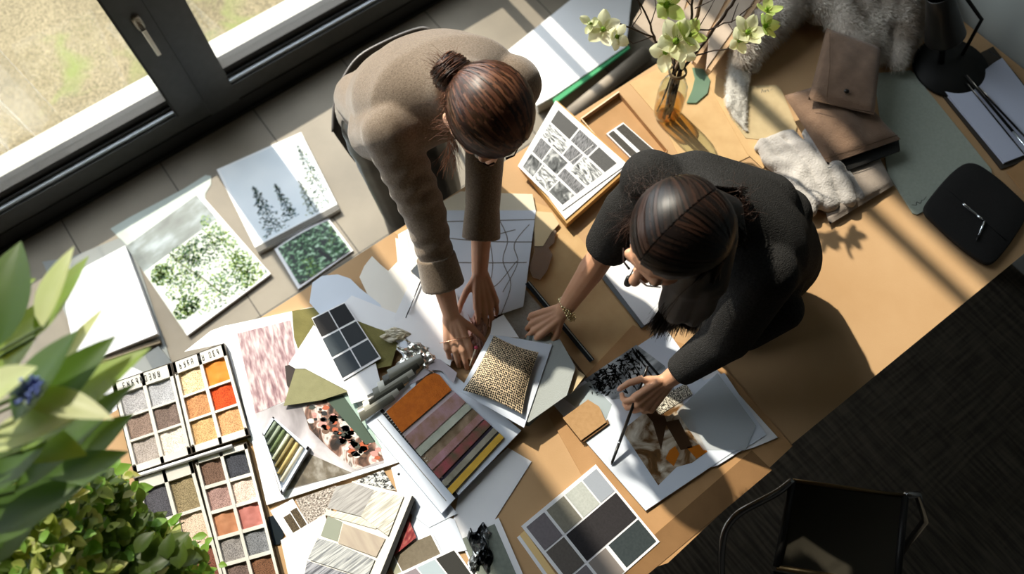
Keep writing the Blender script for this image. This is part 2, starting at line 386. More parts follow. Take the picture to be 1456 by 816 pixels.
hb.loft([((h0[0], YW - .014, h0[2]), (.016, 0, 0), (0, 0, .034)), ((h0[0], YW - .024, h0[2]), (.016, 0, 0), (0, 0, .034)), ((h0[0], YW - .027, h0[2]), (.013, 0, 0), (0, 0, .03))], 24, power=3)
hb.tube([(h0[0], YW - .02, h0[2] - .005), (h0[0], YW - .055, h0[2] - .005)], .008, 12)
hb.loft([((h0[0], YW - .058, h0[2] - .0), (.009, 0, 0), (0, .006, 0)), ((h0[0], YW - .06, h0[2] - .13), (.008, 0, 0), (0, .005, 0))], 20, power=4)
hb.build('window_handle', chrome, w)
# outside ground
gr = mat('gravel', '#655b45', .95, '#8d8168', 1.3, 8, bump=.9, bscale=90)
def gravel():
    m = gr; N = m.node_tree.nodes; L = m.node_tree.links; b = N['Principled BSDF']; src = b.inputs['Base Color'].links[0].from_socket
    tc = N.new('ShaderNodeTexCoord'); v = N.new('ShaderNodeTexVoronoi'); v.inputs['Scale'].default_value = 130; L.new(tc.outputs['Object'], v.inputs['Vector'])
    rp = N.new('ShaderNodeValToRGB'); rp.color_ramp.elements[0].color = (.45, .45, .4, 1); rp.color_ramp.elements[1].color = (1.25, 1.22, 1.15, 1); L.new(v.outputs['Color'], rp.inputs[0])
    mx = N.new('ShaderNodeMix'); mx.data_type = 'RGBA'; mx.blend_type = 'MULTIPLY'; mx.inputs[0].default_value = 1; L.new(src, mx.inputs[6]); L.new(rp.outputs[0], mx.inputs[7])
    nz = N.new('ShaderNodeTexNoise'); nz.inputs['Scale'].default_value = 3.5; nz.inputs['Detail'].default_value = 6; nz.inputs['Distortion'].default_value = .6; L.new(tc.outputs['Object'], nz.inputs['Vector'])
    r2 = N.new('ShaderNodeValToRGB'); r2.color_ramp.elements[0].position = .56; r2.color_ramp.elements[1].position = .72; L.new(nz.outputs['Fac'], r2.inputs[0])
    m3 = N.new('ShaderNodeMix'); m3.data_type = 'RGBA'; L.new(r2.outputs[0], m3.inputs[0]); L.new(mx.outputs[2], m3.inputs[6]); m3.inputs[7].default_value = lin('#6f7443')
    L.new(m3.outputs[2], b.inputs['Base Color'])
gravel()
struct(MB().box(-9, 9, YW + .14, 12, -.2, -.06).build('ground_outside', gr))
# concrete apron seen past the fixed post
struct(MB().prism([(1.15, 3.35), (4.2, 2.6), (4.2, 12), (1.15, 12)], -.06, -.045).build('ground_paving', mat('paving', '#6d6f6a', .9, '#5d5f5b', 20, 5, bump=.3, bscale=150)))
# sheer folds added outside the pane to stand in for pale reflections in it
def reflected_curtain():
    vs = []; nu, nv = 120, 26
    for j in range(nv + 1):
        for i in range(nu + 1):
            u, v = i / nu, j / nv
            x = -1.62 + 1.2 * u; f = .05 * math.sin(u * 46 + math.sin(u * 9)) * (.45 + .55 * (1 - v))
            z = 3.7 * v + .02
            vs.append((x + .02 * math.sin(u * 60), YW + .46 + f + .06 * (1 - v), z - .06))
    f = [(j * (nu + 1) + i, j * (nu + 1) + i + 1, (j + 1) * (nu + 1) + i + 1, (j + 1) * (nu + 1) + i) for j in range(nv) for i in range(nu)]
    o = obj('reflection_folds', vs, f, thin_glass('voile', (.97, .96, .93), 1.05, .6, .2), None, True)
    tag(o, 'added sheer white folds standing in for pale reflections in the glass beside the handle', 'reflected_curtain')
reflected_curtain()

# ================================================================ TABLE
kraft = mat('kraft_top', '#bd9a72', .75, '#b38f66', 5, 6, bump=.12, bscale=350)
kraft2 = mat('kraft_board', '#b48b60', .8, '#a88055', 14, 6, bump=.15, bscale=400)
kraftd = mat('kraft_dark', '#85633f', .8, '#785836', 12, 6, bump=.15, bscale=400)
tan_card = mat('tan_card', '#c9a779', .8, '#bd9a6c', 16, 5, bump=.1, bscale=400)
TX0, TX1, TY0, TY1 = -1.12, 2.33, -.045, 1.145
tb = empty('work_table', (.6, .55, 0), 'long work table with a tan kraft coloured top against the grey wall', 'table')
MB().box(TX0, TX1, TY0, TY1, .722, .75).build('tabletop', kraft, tb)
legm = mat('table_leg', '#3b3128', .6)
for x in (TX0 + .08, TX1 - .1):
    for y in (TY0 + .08, TY1 - .08): MB().box(x - .03, x + .03, y - .03, y + .03, 0, .722).build('leg', legm, tb)
MB().box(TX0 + .08, TX1 - .1, TY1 - .1, TY1 - .07, .64, .722).build('apron', legm, tb)

# ================================================================ PRINTS ON THE FLOOR
paper = mat('paper_white', '#e9e8ea', .6, '#e2e1e4', 8, 3); paper_cool = mat('paper_cool', '#d5dbe6', .6, '#cdd4e0', 6, 3)
paper_warm = mat('paper_warm', '#ece6dc', .65, '#e5ded3', 6, 3); gloss_white = mat('gloss_white', '#eceef0', .25)
greyboard = mat('grey_board', '#8f9389', .8, '#a0a49b', 60, 4, bump=.2, bscale=500); sage = mat('sage_board', '#a8afa2', .85, '#9ea598', 120, 5, bump=.3, bscale=500)
vellum = mat('vellum', '#b9c2bb', .5, '#a9b3ac', 5, 4)
inkg = [mat('leaf_ink_dark', '#1b4526', .5), mat('leaf_ink_mid', '#3b7034', .5), mat('leaf_ink_light', '#86a832', .5), mat('trunk_ink', '#55602c', .5)]
def foliage_polys(r, blobs, n, size, asp=1.0, mids=(0, 1, 2)):
    out = []
    for _ in range(n):
        bx, by, rx, ry, wt = r.choice(blobs); a = r.uniform(0, 6.28); d = r.random() ** .6
        x, y = bx + rx * d * math.cos(a), by + ry * d * math.sin(a)
        if not (.01 < x < .985 and .01 < y < .985): continue
        s_ = size * r.uniform(.5, 1.3); th = r.uniform(0, 6.28); k = 4
        pts = [(x + s_ * q * math.cos(th + t), y + s_ * q * asp * math.sin(th + t)) for t, q in ((0, 1.3), (1.5, .5), (3.14, 1.2), (4.7, .5))]
        if all(0 < px_ < 1 and 0 < py_ < 1 for px_, py_ in pts):
            out.append((pts, r.choice(mids) if wt is None else r.choice(wt)))
    return out
# tall print: trees in mist, with a grey-green folder leaf behind
f1 = empty('photo_print', P(275, 380, 0), 'large white-bordered photo of sunlit green trees lying on the floor tiles', 'photo print')
sheet('backing_leaf', None, None, [(157, 325), (186, 308), (262, 268), (292, 249), (300, 250), (300, 262), (292, 275), (292, 290), (182, 352)], .001, vellum, .001, parent=f1)
q1 = [(179, 350), (284, 274), (385, 389), (266, 477)]
sheet('mount', None, None, q1, .004, paper, .012, parent=f1)
Q1 = Quad(q1, .0165)
mist = ramp_pic('mist_picture', [(.3, '#a9b0a8'), (.5, '#c9cdc6'), (.7, '#dcdcd4')], 3, 4)
mist_shaded = ramp_pic('mist_in_shadow', [(.25, '#4b5250'), (.5, '#6b7472'), (.75, '#a8b4ba')], 2.6, 4, (1, 2.6, 1))  # greyer mist paints the window frame's shadow over the print's upper band
patch('picture_ground', Q1, [(R4(.0, .0, .955, .30), 1), (R4(.0, .30, .955, .955), 0)], .0163, [mist, mist_shaded], f1)
r = random.Random(3)
bl = [(.42, .42, .2, .13, None), (.25, .62, .2, .12, None), (.62, .45, .22, .14, [0, 1]), (.7, .7, .3, .28, [0, 1, 1, 2]), (.85, .85, .16, .2, [1, 2, 2]), (.55, .85, .38, .14, [0, 1, 1, 2]), (.85, .5, .12, .3, [1, 2]), (.15, .8, .15, .08, None), (.14, .42, .12, .1, [1, 2])]
pl = foliage_polys(r, bl, 4200, .0125, .8)
pl += [(s_, 3) for s_ in line_uv([(.33, .30), (.36, .45), (.43, .62), (.52, .93)], .014)] + [(s_, 3) for s_ in line_uv([(.40, .55), (.55, .42)], .006)] + [(s_, 3) for s_ in line_uv([(.42, .6), (.25, .5)], .006)]
patch('picture_trees', Q1, pl, .0167, inkg, f1)
# album with firs
f2 = empty('photo_album', P(395, 270, 0), 'thick glossy white panel with a photo of two dark firs against pale sky', 'photo print')
q2 = [(308, 241), (428, 188), (483, 297), (366, 359)]
sheet('panel', None, None, q2, .001, gloss_white, .022, parent=f2)
Q2 = Quad(q2, .0235)
patch('picture_ground', Q2, [R4(.03, .02, .99, .93)], .0233, ramp_pic('pale_sky', [(.3, '#ccd6de'), (.7, '#e9edf0')], 1.5, 2), f2)
patch('album_edge', Q2, [R4(.0, .94, 1, 1)], .0233, mat('album_spine', '#57524a', .3), f2)
firs = []
def fir(cx, base, top, wid, n, r, mids):
    out = []
    for _ in range(n):
        t = r.random() ** .8; y = top + (base - top) * t; hw = wid * (t ** .8) * (.75 + .25 * math.sin(t * 40)); x = cx + r.uniform(-1, 1) * hw
        s_ = .009 * r.uniform(.6, 1.6); a = r.uniform(-.9, .9) + (0 if x > cx else math.pi)
        pts = [(x + s_ * q * math.cos(a + k), y + s_ * q * math.sin(a + k)) for k, q in ((0, 1.6), (1.5, .45), (3.14, 1), (4.7, .45))]
        if all(0.03 < p_[0] < .985 and 0.02 < p_[1] < .925 for p_ in pts): out.append((pts, r.choice(mids)))
    out += [(q, 0) for q in line_uv([(cx, top), (cx + .01, base)], .006)]
    return out
fm = [mat('fir_ink', '#23362f', .4), mat('fir_ink_green', '#3e5c3d', .4), mat('fir_ink_light', '#8c9468', .4), mat('fir_ink_blue', '#5f7f90', .4)]
pl = fir(.27, .91, .34, .17, 420, r, [0, 0, 1, 3]) + fir(.49, .85, .42, .10, 260, r, [0, 1, 3]) + fir(.90, .92, .12, .2, 520, r, [0, 1, 1, 2, 3]) + fir(.74, .9, .5, .1, 150, r, [0, 1, 2])
patch('picture_trees', Q2, pl, .0238, fm, f2)
# small forest print
f3 = empty('photo_print', P(445, 360, 0), 'small square photo of a dark tree trunk among green leaves near the table edge', 'photo print')
q3 = [(390, 354), (467, 310), (502, 356), (424, 411)]
sheet('mount', None, None, q3, .001, paper, .008, parent=f3, curl=lambda u, v: .012 * (1 - v) ** 2 * math.sin(math.pi * u))
Q3 = Quad(q3, .0105)
sheet('picture', None, None, [Q and p for Q, p in ((1, (395, 353)), (1, (466, 314)), (1, (498, 356)), (1, (426, 405)))], .0095, ramp_pic('forest_picture', [(.3, '#1c2224'), (.44, '#2a3330'), (.52, '#3f6242'), (.6, '#8fb58e'), (.7, '#dbe8df')], 12, 8, (1, 1, 1), .35, .4), .0008, parent=f3, curl=lambda u, v: .012 * (1 - v) ** 2 * math.sin(math.pi * u) + .002)
pl = foliage_polys(r, [(.75, .3, .22, .3, [1, 2]), (.35, .75, .14, .25, [2, 1]), (.8, .75, .18, .2, [0, 1])], 500, .012)
patch('picture_leaves', Q3, [(p, m) for p, m in pl if p[0][1] > .25], .0142, inkg, f3)
patch('picture_trunk', Q3, line_uv([(.42, .25), (.55, .5), (.66, .9)], .06), .0145, mat('bark_ink', '#17191c', .5), f3)
# white pad and its folder
pd_ = empty('drawing_pad', P(150, 420, 0), 'blank white drawing pad with a rounded cover beside the tree photo', 'drawing pad')
sheet('grey_folder', None, None, [(60, 372), (100, 366), (170, 338), (192, 360), (245, 520), (160, 600)], .001, mat('folder_grey', '#8c8f8d', .7), .003, parent=pd_)
sheet('pages', None, None, [(85, 398), (178, 349), (226, 476), (110, 520)], .004, paper, .026, parent=pd_, curl=lambda u, v: .015 * v * v * u)
sheet('cover', None, None, [(110, 520), (226, 482), (228, 487), (112, 526)], .003, mat('cover_edge', '#7a6b55', .6), .02, parent=pd_)
ws = sheet('loose_page', 'small white page half hidden between the leaves and the colour case', 'paper', [(140, 550), (180, 518), (205, 530), (165, 570), (168, 600)], .03, paper, .002)
sheet('tray', 'flat grey tray edged in white beneath the white drawing pad', 'tray', [(206, 505), (225, 492), (250, 522), (228, 545)], .004, mat('tray_grey', '#62676a', .5), .012)
# big white pad by the tall chair and the tube beside it
bp_ = empty('foam_board', P(810, 60, 0), 'blank bright white board with a green edge standing out on the floor', 'board')
sheet('face', None, None, [(713, 79), (838, -22), (900, -22), (890, 66), (788, 136), (763, 150)], .05, mat('board_white', '#f2f2f2', .5), .012, parent=bp_)
sheet('green_edge', 'green edge strip', None, [(786, 141), (893, 64), (896, 68), (789, 147)], .045, mat('green_edge', '#4aa06c', .5), .012, parent=bp_)
sheet('block', None, None, [(716, 82), (838, -20), (900, -20), (890, 64), (790, 138), (765, 152)], .0, mat('foam_side', '#cfc8bb', .6), .05, parent=bp_)
rl = empty('paper_roll', P(860, 110, 0), 'grey brown paper roll lying along the green edged white board', 'paper roll')
a, b = P(806, 168, .035), P(918, 76, .035)
MB().tube([a, b], .034, 24).build('roll', mat('roll_paper', '#9d9080', .6, '#857a6c', 8, 4, stretch=(1, 1, 1)), rl, True)
MB().tube([a + (a - b) * .002, a - (a - b) * .001], .026, 20).build('core', mat('core_dark', '#5e574e', .8), rl)

# ================================================================ CHAIRS
shell = mat('chair_shell', '#57504a', .38, '#4d4641', 4, 3, spec=.5); steel = mat('chair_steel', '#8d8d8f', .22, metal=1); blk = mat('black_plastic', '#141312', .5)
def shell_chair():
    t = empty('shell_chair', P(560, 130, 0), 'dark taupe moulded shell chair standing behind the woman in the tan jacket', 'chair')
    rim = [P(474, 188, .76), P(476, 150, .80), P(487, 115, .82), P(510, 82, .84), P(548, 60, .85), P(590, 43, .85), (P(612, 43, .85)), P(640, 66, .82), P(668, 92, .78), P(690, 130, .74)]
    # refine the rim by interpolation
    rr = []
    for i in range(len(rim) - 1):
        for k in range(4):
            s_ = k / 4; p0 = rim[max(i - 1, 0)]; p1, p2 = rim[i], rim[i + 1]; p3 = rim[min(i + 2, len(rim) - 1)]
            rr.append(.5 * ((2 * p1) + (-p0 + p2) * s_ + (2 * p0 - 5 * p1 + 4 * p2 - p3) * s_ * s_ + (-p0 + 3 * p1 - 3 * p2 + p3) * s_ ** 3))
    rr.append(rim[-1]); cx, cy = .70, 1.56; vs = []; nl = 9; n = len(rr)
    for th in (0, 1):
        for l in range(nl + 1):
            q = l / nl
            for p in rr:
                k = (1 - .22 * q - .78 * max(0, (q - .45) / .55) ** 1.3)
                z = .46 + (p[2] - .46) * (1 - min(1, q / .75)) ** 1.3
                o_ = -.009 if th else 0
                x = cx + (p[0] - cx) * (k + o_); y = cy + (p[1] - cy) * (k + o_)
                vs.append((x, y, z + (.008 if th and q > .6 else 0)))
    k = (nl + 1) * n; f = []
    for l in range(nl):
        for i in range(n - 1):
            a = l * n + i; f.append((a, a + n, a + n + 1, a + 1)); f.append((k + a, k + a + 1, k + a + n + 1, k + a + n))
    for i in range(n - 1): f.append((i, i + 1, k + i + 1, k + i))
    o = obj('seat_shell', vs, f, shell, t, True)
    MB().tube([p + np.array([0, 0, .001]) for p in rr], .0065, 8).build('rim', shell, t, True)
    for sx in (-1, 1):
        for sy in (-1, 1): MB().tube([(cx + sx * .09, cy + sy * .08, .455), (cx + sx * .2, cy + sy * .17, .006)], .012, 10, r1=.009).build('leg', legm, t, True)
shell_chair()
def tube_chair():
    t = empty('cantilever_chair', P(1190, 770, 0), 'dark mesh armchair with a curved chrome tube frame in the shadow by the table', 'chair')
    zs = .62
    A, B = P(1127, 683, zs), P(1287, 705, zs); D = P(1104, 806, .60); E_ = P(1275, 835, .60)
    mesh = thin_glass('chair_net', (.045, .04, .03), 1.05, .6, .6)
    # slung net panel
    vs = []; n = 12
    for j in range(n + 1):
        for i in range(n + 1):
            u, v = i / n, j / n; p = (A * (1 - u) + B * u) * (1 - v) + (D * (1 - u) + E_ * u) * v; p = p.copy(); p[2] -= .03 * math.sin(math.pi * u) * math.sin(math.pi * v); vs.append(p)
    f = [(j * (n + 1) + i, (j + 1) * (n + 1) + i, (j + 1) * (n + 1) + i + 1, j * (n + 1) + i + 1) for j in range(n) for i in range(n)]
    obj('backrest_net', vs, f, mesh, t, True)
    br_ = mat('bar_bronze', '#6e5a3c', .35, metal=.8)
    MB().tube([A, B], .006, 10).build('top_bar', br_, t, True)
    MB().tube([D, E_], .008, 10).build('cross_bar', br_, t, True)
    for a, b in ((A, D), (B, E_)): MB().tube([a, a * .5 + b * .5, b], .010, 10).build('side_rail', blk, t, True)
    # arm and leg in one bent tube, seat panel below
    pa = [A, P(1105, 700, .62), P(1075, 716, .62), P(1050, 730, .61), P(1032, 752, .59), P(1026, 785, .56), P(1026, 830, .5)]
    pts = []
    for i in range(len(pa) - 1):
        for k in range(4):
            s_ = k / 4; p0 = pa[max(i - 1, 0)]; p1, p2 = pa[i], pa[i + 1]; p3 = pa[min(i + 2, len(pa) - 1)]
            pts.append(.5 * ((2 * p1) + (-p0 + p2) * s_ + (2 * p0 - 5 * p1 + 4 * p2 - p3) * s_ * s_ + (-p0 + 3 * p1 - 3 * p2 + p3) * s_ ** 3))
    pts += [P(1026, 830, .5), np.array([*P(1030, 835, .5)[:2], .02])]
    MB().tube(pts, .0105, 12).build('arm_tube', steel, t, True)
    off = B - A
    MB().tube([B, B + [.04, -.02, -.02], np.array([B[0] + .05, B[1] - .1, .5]), np.array([E_[0] + .03, E_[1] - .1, .02])], .0105, 12).build('arm_tube', steel, t, True)
    s0, s1 = np.array([*P(1100, 812, .44)[:2], .44]), np.array([*P(1270, 842, .42)[:2], .42]); dn = np.array([-.16, -.30, 0.])
    obj('seat', [s0, s1, s1 + dn, s0 + dn, s0 - [0, 0, .012], s1 - [0, 0, .012], s1 + dn - [0, 0, .012], s0 + dn - [0, 0, .012]], [(0, 3, 2, 1), (4, 5, 6, 7), (0, 1, 5, 4), (1, 2, 6, 5), (2, 3, 7, 6), (3, 0, 4, 7)], blk, t)
    MB().tube([np.array([*pts[-1][:2], .012]), np.array([E_[0] + .03, E_[1] - .1, .012])], .0105, 12).build('floor_bar', steel, t, True)
tube_chair()
# ================================================================ ON THE TABLE
class Lay:
    def __init__(s, z=.7504): s.z = z
    def __call__(s, th): z = s.z; s.z += th + .0003; return z
def wob(a, b=0, c=0):  # gentle curl of loose leaves
    return lambda u, v: a * u * u + b * v * v + c * math.sin(math.pi * u) * math.sin(math.pi * v)
# ---- right hand side: boards, sleeve, notebook, pouches, blanket
LR = Lay()
sheet('sage_board', 'large sage green mount board under the black sleeve at the wall end', 'board', [(1243, 104), (1296, 100), (1409, 240), (1411, 248), (1304, 305), (1298, 303), (1262, 246)], LR(.004), sage, .004)
r = random.Random(5)
Qb = Quad([(1296, 290), (1318, 278), (1322, 284), (1300, 296)], .7546)
patch('pencil_note', Qb, line_uv([(0, .2), (.2, .7), (.3, .1), (.45, .8), (.6, .3), (.7, .5), (.95, .1)], .06), .7547, mat('pencil_ink', '#4a4c48', .6), bpy.data.objects['sage_board'])
def sleeve():
    t = empty('laptop_sleeve', P(1385, 305, .755), 'black rounded laptop sleeve lying near the corner of the table edge', 'laptop sleeve')
    out = []
    cs = [((1378, 238), 22), ((1452, 292), 20), ((1404, 372), 16), ((1318, 300), 16)]
    pts = [(1366, 235), (1378, 231), (1392, 234), (1420, 254), (1448, 280), (1460, 292), (1462, 306), (1440, 342), (1418, 370), (1408, 377), (1396, 374), (1362, 350), (1324, 314), (1314, 304), (1313, 294), (1326, 276), (1348, 250)]
    w = [np.array(PXY(*p, .765)) for p in pts]; c = sum(w) / len(w); b = MB(); n = len(w)
    # smooth outline
    for _ in range(2): w = [q for i in range(len(w)) for q in (w[i] * .75 + w[(i + 1) % len(w)] * .25, w[i] * .25 + w[(i + 1) % len(w)] * .75)]
    w = w[::-1]; secs = []
    vs = []
    for k, (s_, z) in enumerate([(.97, .755), (1.0, .759), (1.0, .765), (.985, .769), (.96, .771), (.5, .772)]):
        for p in w: vs.append((*(c + (p - c) * s_), z))
    n = len(w); f = [(i * n + j, i * n + (j + 1) % n, (i + 1) * n + (j + 1) % n, (i + 1) * n + j) for i in range(5) for j in range(n)]
    f += [tuple(range(n - 1, -1, -1)), tuple(range(5 * n, 6 * n))]
    obj('body', vs, f, mat('neoprene', '#1b1a19', .85, '#211f1e', 200, 2, bump=.3, bscale=500), t, True)
    a, bb = P(1343, 265, .7722), P(1431, 342, .7722); MB().tube([a + (bb - a) * s_ / 6 for s_ in range(7)], .0014, 6).build('flap_seam', mat('seam_black', '#0c0c0c', .7), t, True)
sleeve()
def pen(name, label, pts, z, r0, m, m2, cat='pen', r1=None):
    t = empty(name, P(*pts[0], z), label, cat); a, b = P(*pts[0], z), P(*pts[1], z if not r1 else r1)
    d = b - a; MB().tube([a, a + d * .08, a + d * .72], [r0 * .8, r0, r0], 12).build('barrel', m, t, True)
    MB().tube([a + d * .72, a + d * .92, b], [r0 * 1.02, r0 * .8, .0006], 12).build('tip', m2, t, True)
    MB().tube([a + d * .02 + [0, 0, r0 * 1.2], a + d * .3 + [0, 0, r0 * 1.3]], .001, 6).build('clip', chrome, t, True); return t
silver = mat('silver_clip', '#d8dde2', .2, metal=.9)
pen('pen', 'silver pen with a black tip lying on the black laptop sleeve', [(1369, 290), (1398, 313)], .7765, .0042, silver, silver)
pen('pen', 'short black and silver pen slanting down the black laptop sleeve', [(1400, 314), (1388, 343)], .7765, .003, silver, blk)
# notebook with pencils at the wall
nb = empty('notebook', P(1400, 150, .75), 'open notebook with pale blue pages against the grey wall', 'notebook')
sheet('cover', None, None, [(1322, 112), (1352, 96), (1412, 66), (1470, 140), (1470, 225), (1424, 240)], .7505, mat('cover_dark', '#3a342c', .6), .006, parent=nb)
sheet('pages', None, None, [(1327, 110), (1337, 104), (1350, 118), (1364, 122), (1385, 112), (1402, 98), (1412, 90), (1425, 82), (1470, 140), (1470, 215), (1428, 231)], .757, mat('page_blue', '#c3c8db', .7), .008, parent=nb)
for i, (a, b, lb) in enumerate([((1372, 106), (1468, 220), 'thick black pencil lying across the pale notebook pages, upper of three'), ((1391, 124), (1470, 208), 'thin black pencil in the middle of the three on the notebook'), ((1374, 118), (1462, 226), 'slim dark pencil lowest of the three on the notebook')]):
    pen('pencil', lb, [a, b], .771 + .0 * i, (.0042, .0032, .0022)[i], blk, silver if i == 0 else blk, 'pencil')
cardb = sheet('kraft_envelope', 'brown kraft envelope partly outside the frame below the notebook', 'envelope', [(1432, 243), (1475, 214), (1490, 260), (1462, 282)], LR(.004), kraft2, .004)
# desk lamp: base disc, shade
dl = empty('desk_lamp', P(1352, 96, .75), 'black desk lamp with a round base and a tall conical shade by the wall', 'lamp')
c0 = P(1352, 96, .76); MB().lathe([(0, -.009), (.118, -.009), (.122, -.004), (.12, .004), (.02, .012), (0, .012)], c0, 48).build('base', mat('lamp_black', '#12110f', .6), dl, True)
s0 = P(1344, 52, .86); s1 = P(1338, 8, .97)
ax = nrm(s1 - s0); e1 = nrm(np.cross(ax, [0, 1, 0])); e2 = np.cross(ax, e1); b = MB(); prof = [(.060, 0), (.058, .01), (.044, .12), (.038, .17), (.036, .172), (.034, .168), (.040, .12), (.05, .02)]
vs = []; n = 32
for rr_, zz_ in prof:
    for j in range(n): th = 2 * math.pi * j / n; vs.append(s0 + ax * zz_ + rr_ * (math.cos(th) * e1 + math.sin(th) * e2))
b.add(vs, [(i * n + j, i * n + (j + 1) % n, (i + 1) * n + (j + 1) % n, (i + 1) * n + j) for i in range(len(prof) - 1) for j in range(n)]); b.tube([s0 - ax * .004, s0 + ax * .003], .058, 32)
b.build('lamp_shade', mat('shade_black', '#1a1815', .35, spec=.5), dl, True)
MB().tube([c0 + [.06, .01, .01], c0 + [.07, .03, .15], s1 + np.array([.05, .02, .05])], .006, 10).build('arm', blk, dl, True)
MB().tube([c0 + [-.02, .03, .01], s0 + ax * .01], .010, 10).build('stem', blk, dl, True)
cd = [P(1405, 72, .757), P(1425, 84, .756), P(1445, 108, .755), P(1462, 130, .754)]; MB().tube(cd, .0025, 8).build('cord', blk, dl, True)
# brown pouches
brown = mat('suede_brown', '#6a5240', .95, '#7a604c', 30, 4, bump=.5, bscale=220, sheen=.3)
t = empty('suede_pouch', P(1200, 185, .80), 'wide brown suede pouch with creased flap, partly in sunlight, on the grey blanket', 'pouch')
soft('body', [(1116, 134), (1196, 110), (1282, 196), (1178, 232)], .795, .045, brown, t, puff=.45, wrink=.004, edge=.1)
MB().tube([P(1172, 226, .829), P(1210, 214, .835), P(1276, 192, .829)], .0012, 6).build('seam', mat('suede_seam', '#54402f', .95), t, True)
t = empty('suede_pouch', P(1205, 120, .84), 'smaller dark brown suede pouch with a round snap, topmost of the two', 'pouch')
soft('body', [(1176, 38), (1254, 66), (1244, 162), (1150, 140)], .842, .035, brown, t, puff=.4, wrink=.002, edge=.08)
c0 = P(1204, 129, .880); MB().lathe([(0, .004), (.004, .004), (.007, .001), (.008, -.003)], c0, 20).build('snap', mat('snap_dark', '#1d1814', .4), t, True)
MB().tube([P(1180, 48, .875), P(1180, 95, .881), P(1176, 138, .876)], .0011, 6).build('seam', mat('suede_seam', '#54402f', .95), t, True)
MB().tube([P(1152, 141, .866), P(1196, 152, .872), P(1242, 160, .866)], .0011, 6).build('seam', mat('suede_seam', '#54402f', .95), t, True)
sheet('black_folder', 'thin black folder peeking out under the creased brown pouch', 'folder', [(1180, 236), (1278, 198), (1280, 214), (1200, 244)], .788, blk, .006)
# grey blanket: gathered folds and a flat end
knit = mat('knit_grey', '#b7b1ab', .95, '#8f8a86', 7, 5, bump=.8, bscale=160, sheen=.5, thr=(.4, .68))
felt = mat('felt_taupe', '#8c7f74', .95, '#9a8d80', 30, 4, bump=.4, bscale=260, sheen=.4)
bk = empty('knit_blanket', P(1165, 255, .75), 'crumpled grey wool blanket in soft folds beside the woman in black', 'blanket')
b = MB()
for pts, rr_ in [([(1085, 205), (1092, 225), (1112, 240)], (.020, .024, .026)), ([(1100, 200), (1120, 222), (1140, 250), (1160, 285)], (.024, .03, .034, .03)), ([(1125, 195), (1142, 215), (1165, 250), (1180, 290)], (.024, .032, .036, .03)), ([(1150, 190), (1160, 205), (1185, 240), (1205, 285)], (.022, .03, .036, .028)), ([(1100, 232), (1130, 262), (1150, 300)], (.02, .03, .026)), ([(1180, 220), (1205, 255), (1222, 280)], (.02, .026, .02)), ([(1078, 210), (1100, 198), (1125, 190)], (.014, .02, .016))]:
    pp = [P(*p, .75 + q * .9) for p, q in zip(pts, rr_)]
    for i in range(len(pp) - 1): b.cap(pp[i], rr_[i] * .92, pp[i + 1], rr_[i + 1] * .92)
blob('folds', b, knit, bk, .006, 3, lambda V: .003 * np.sin(V[:, 0] * 60 + np.sin(V[:, 1] * 40) * 2) * np.sin(V[:, 1] * 33))
soft('flat_end', [(1150, 214), (1236, 192), (1272, 262), (1180, 318)], .7515, .033, felt, bk, puff=.25, wrink=.002, edge=.1)
# fur throw: fat folds under a coat of fine hairs
furm = mat('fur_base', '#c2b8ac', .95, '#8f8172', 5, 4, thr=(.35, .65), sheen=.3)
ft = empty('fur_throw', P(1220, 40, .75), 'thick pale grey fur throw heaped on the far end of the table', 'throw')
b = MB()
for pts in [[(1062, 70, .05), (1085, 45, .06), (1120, 10, .065), (1145, -30, .07)], [(1052, 95, .03), (1068, 72, .045)], [(1165, 10, .06), (1185, -30, .07)], [(1228, 72, .045), (1205, 40, .055), (1180, 5, .06), (1165, -40, .06)], [(1247, 80, .03), (1240, 50, .045), (1225, 10, .055), (1215, -40, .06)], [(1275, 88, .03), (1282, 50, .045), (1278, 10, .055), (1275, -40, .06)], [(1292, 60, .025), (1312, 20, .035), (1322, -20, .05)], [(1255, 30, .05), (1250, -20, .06)]]:
    pp = [(P(x, y, .75 + q), q) for x, y, q in pts]
    if len(pp) == 1: continue
    for (p0, r0), (p1, r1) in zip(pp, pp[1:]): b.cap(p0, r0, p1, r1)
fb = blob('hide', b, furm, ft, .008, 5)
def fur(base, name, parent, n, ln, w, m, seed, lean):
    me = base.data; r = np.random.RandomState(seed); og = np.array(origin(base))
    A = np.array([p.area for p in me.polygons]); ctr = np.array([p.center[:] for p in me.polygons]) + og; Nn = np.array([p.normal[:] for p in me.polygons])
    ok = Nn[:, 2] > -.2; Pp = A * ok; idx = r.choice(len(A), n, p=Pp / Pp.sum()); vs = []; f = []
    s0 = math.sqrt(A.mean()); 
    for k, i in enumerate(idx):
        c = ctr[i] + r.uniform(-.5, .5, 3) * s0; d = nrm(Nn[i] + np.array(lean) + r.normal(0, .35, 3)); l = ln * r.uniform(.6, 1.2)
        sdv = nrm(np.cross(d, r.normal(0, 1, 3))) * w
        mid_ = c + d * l * .55 + np.array([0, 0, -.08 * l]); tip = c + d * l + np.array([0, 0, -.35 * l])
        q = len(vs); vs += [c - sdv, c + sdv, mid_ + sdv * .8, mid_ - sdv * .8, tip]; f += [(q, q + 1, q + 2, q + 3), (q + 3, q + 2, q + 4)]
    o = obj(name, vs, f, m, parent, True); o['kind'] = 'stuff'; return o
furh = mat('fur_hair', '#ddd4c8', .8, '#8a7b6c', 8, 4, thr=(.4, .6), spec=.2)
fur(fb, 'fur_pile', ft, 26000, .022, .00055, furh, 1, (.05, -.75, -.1))
tw = empty('wool_scarf', P(1045, 140, .75), 'white fuzzy scarf end hanging from the fur throw behind the vase', 'scarf')
b = MB()
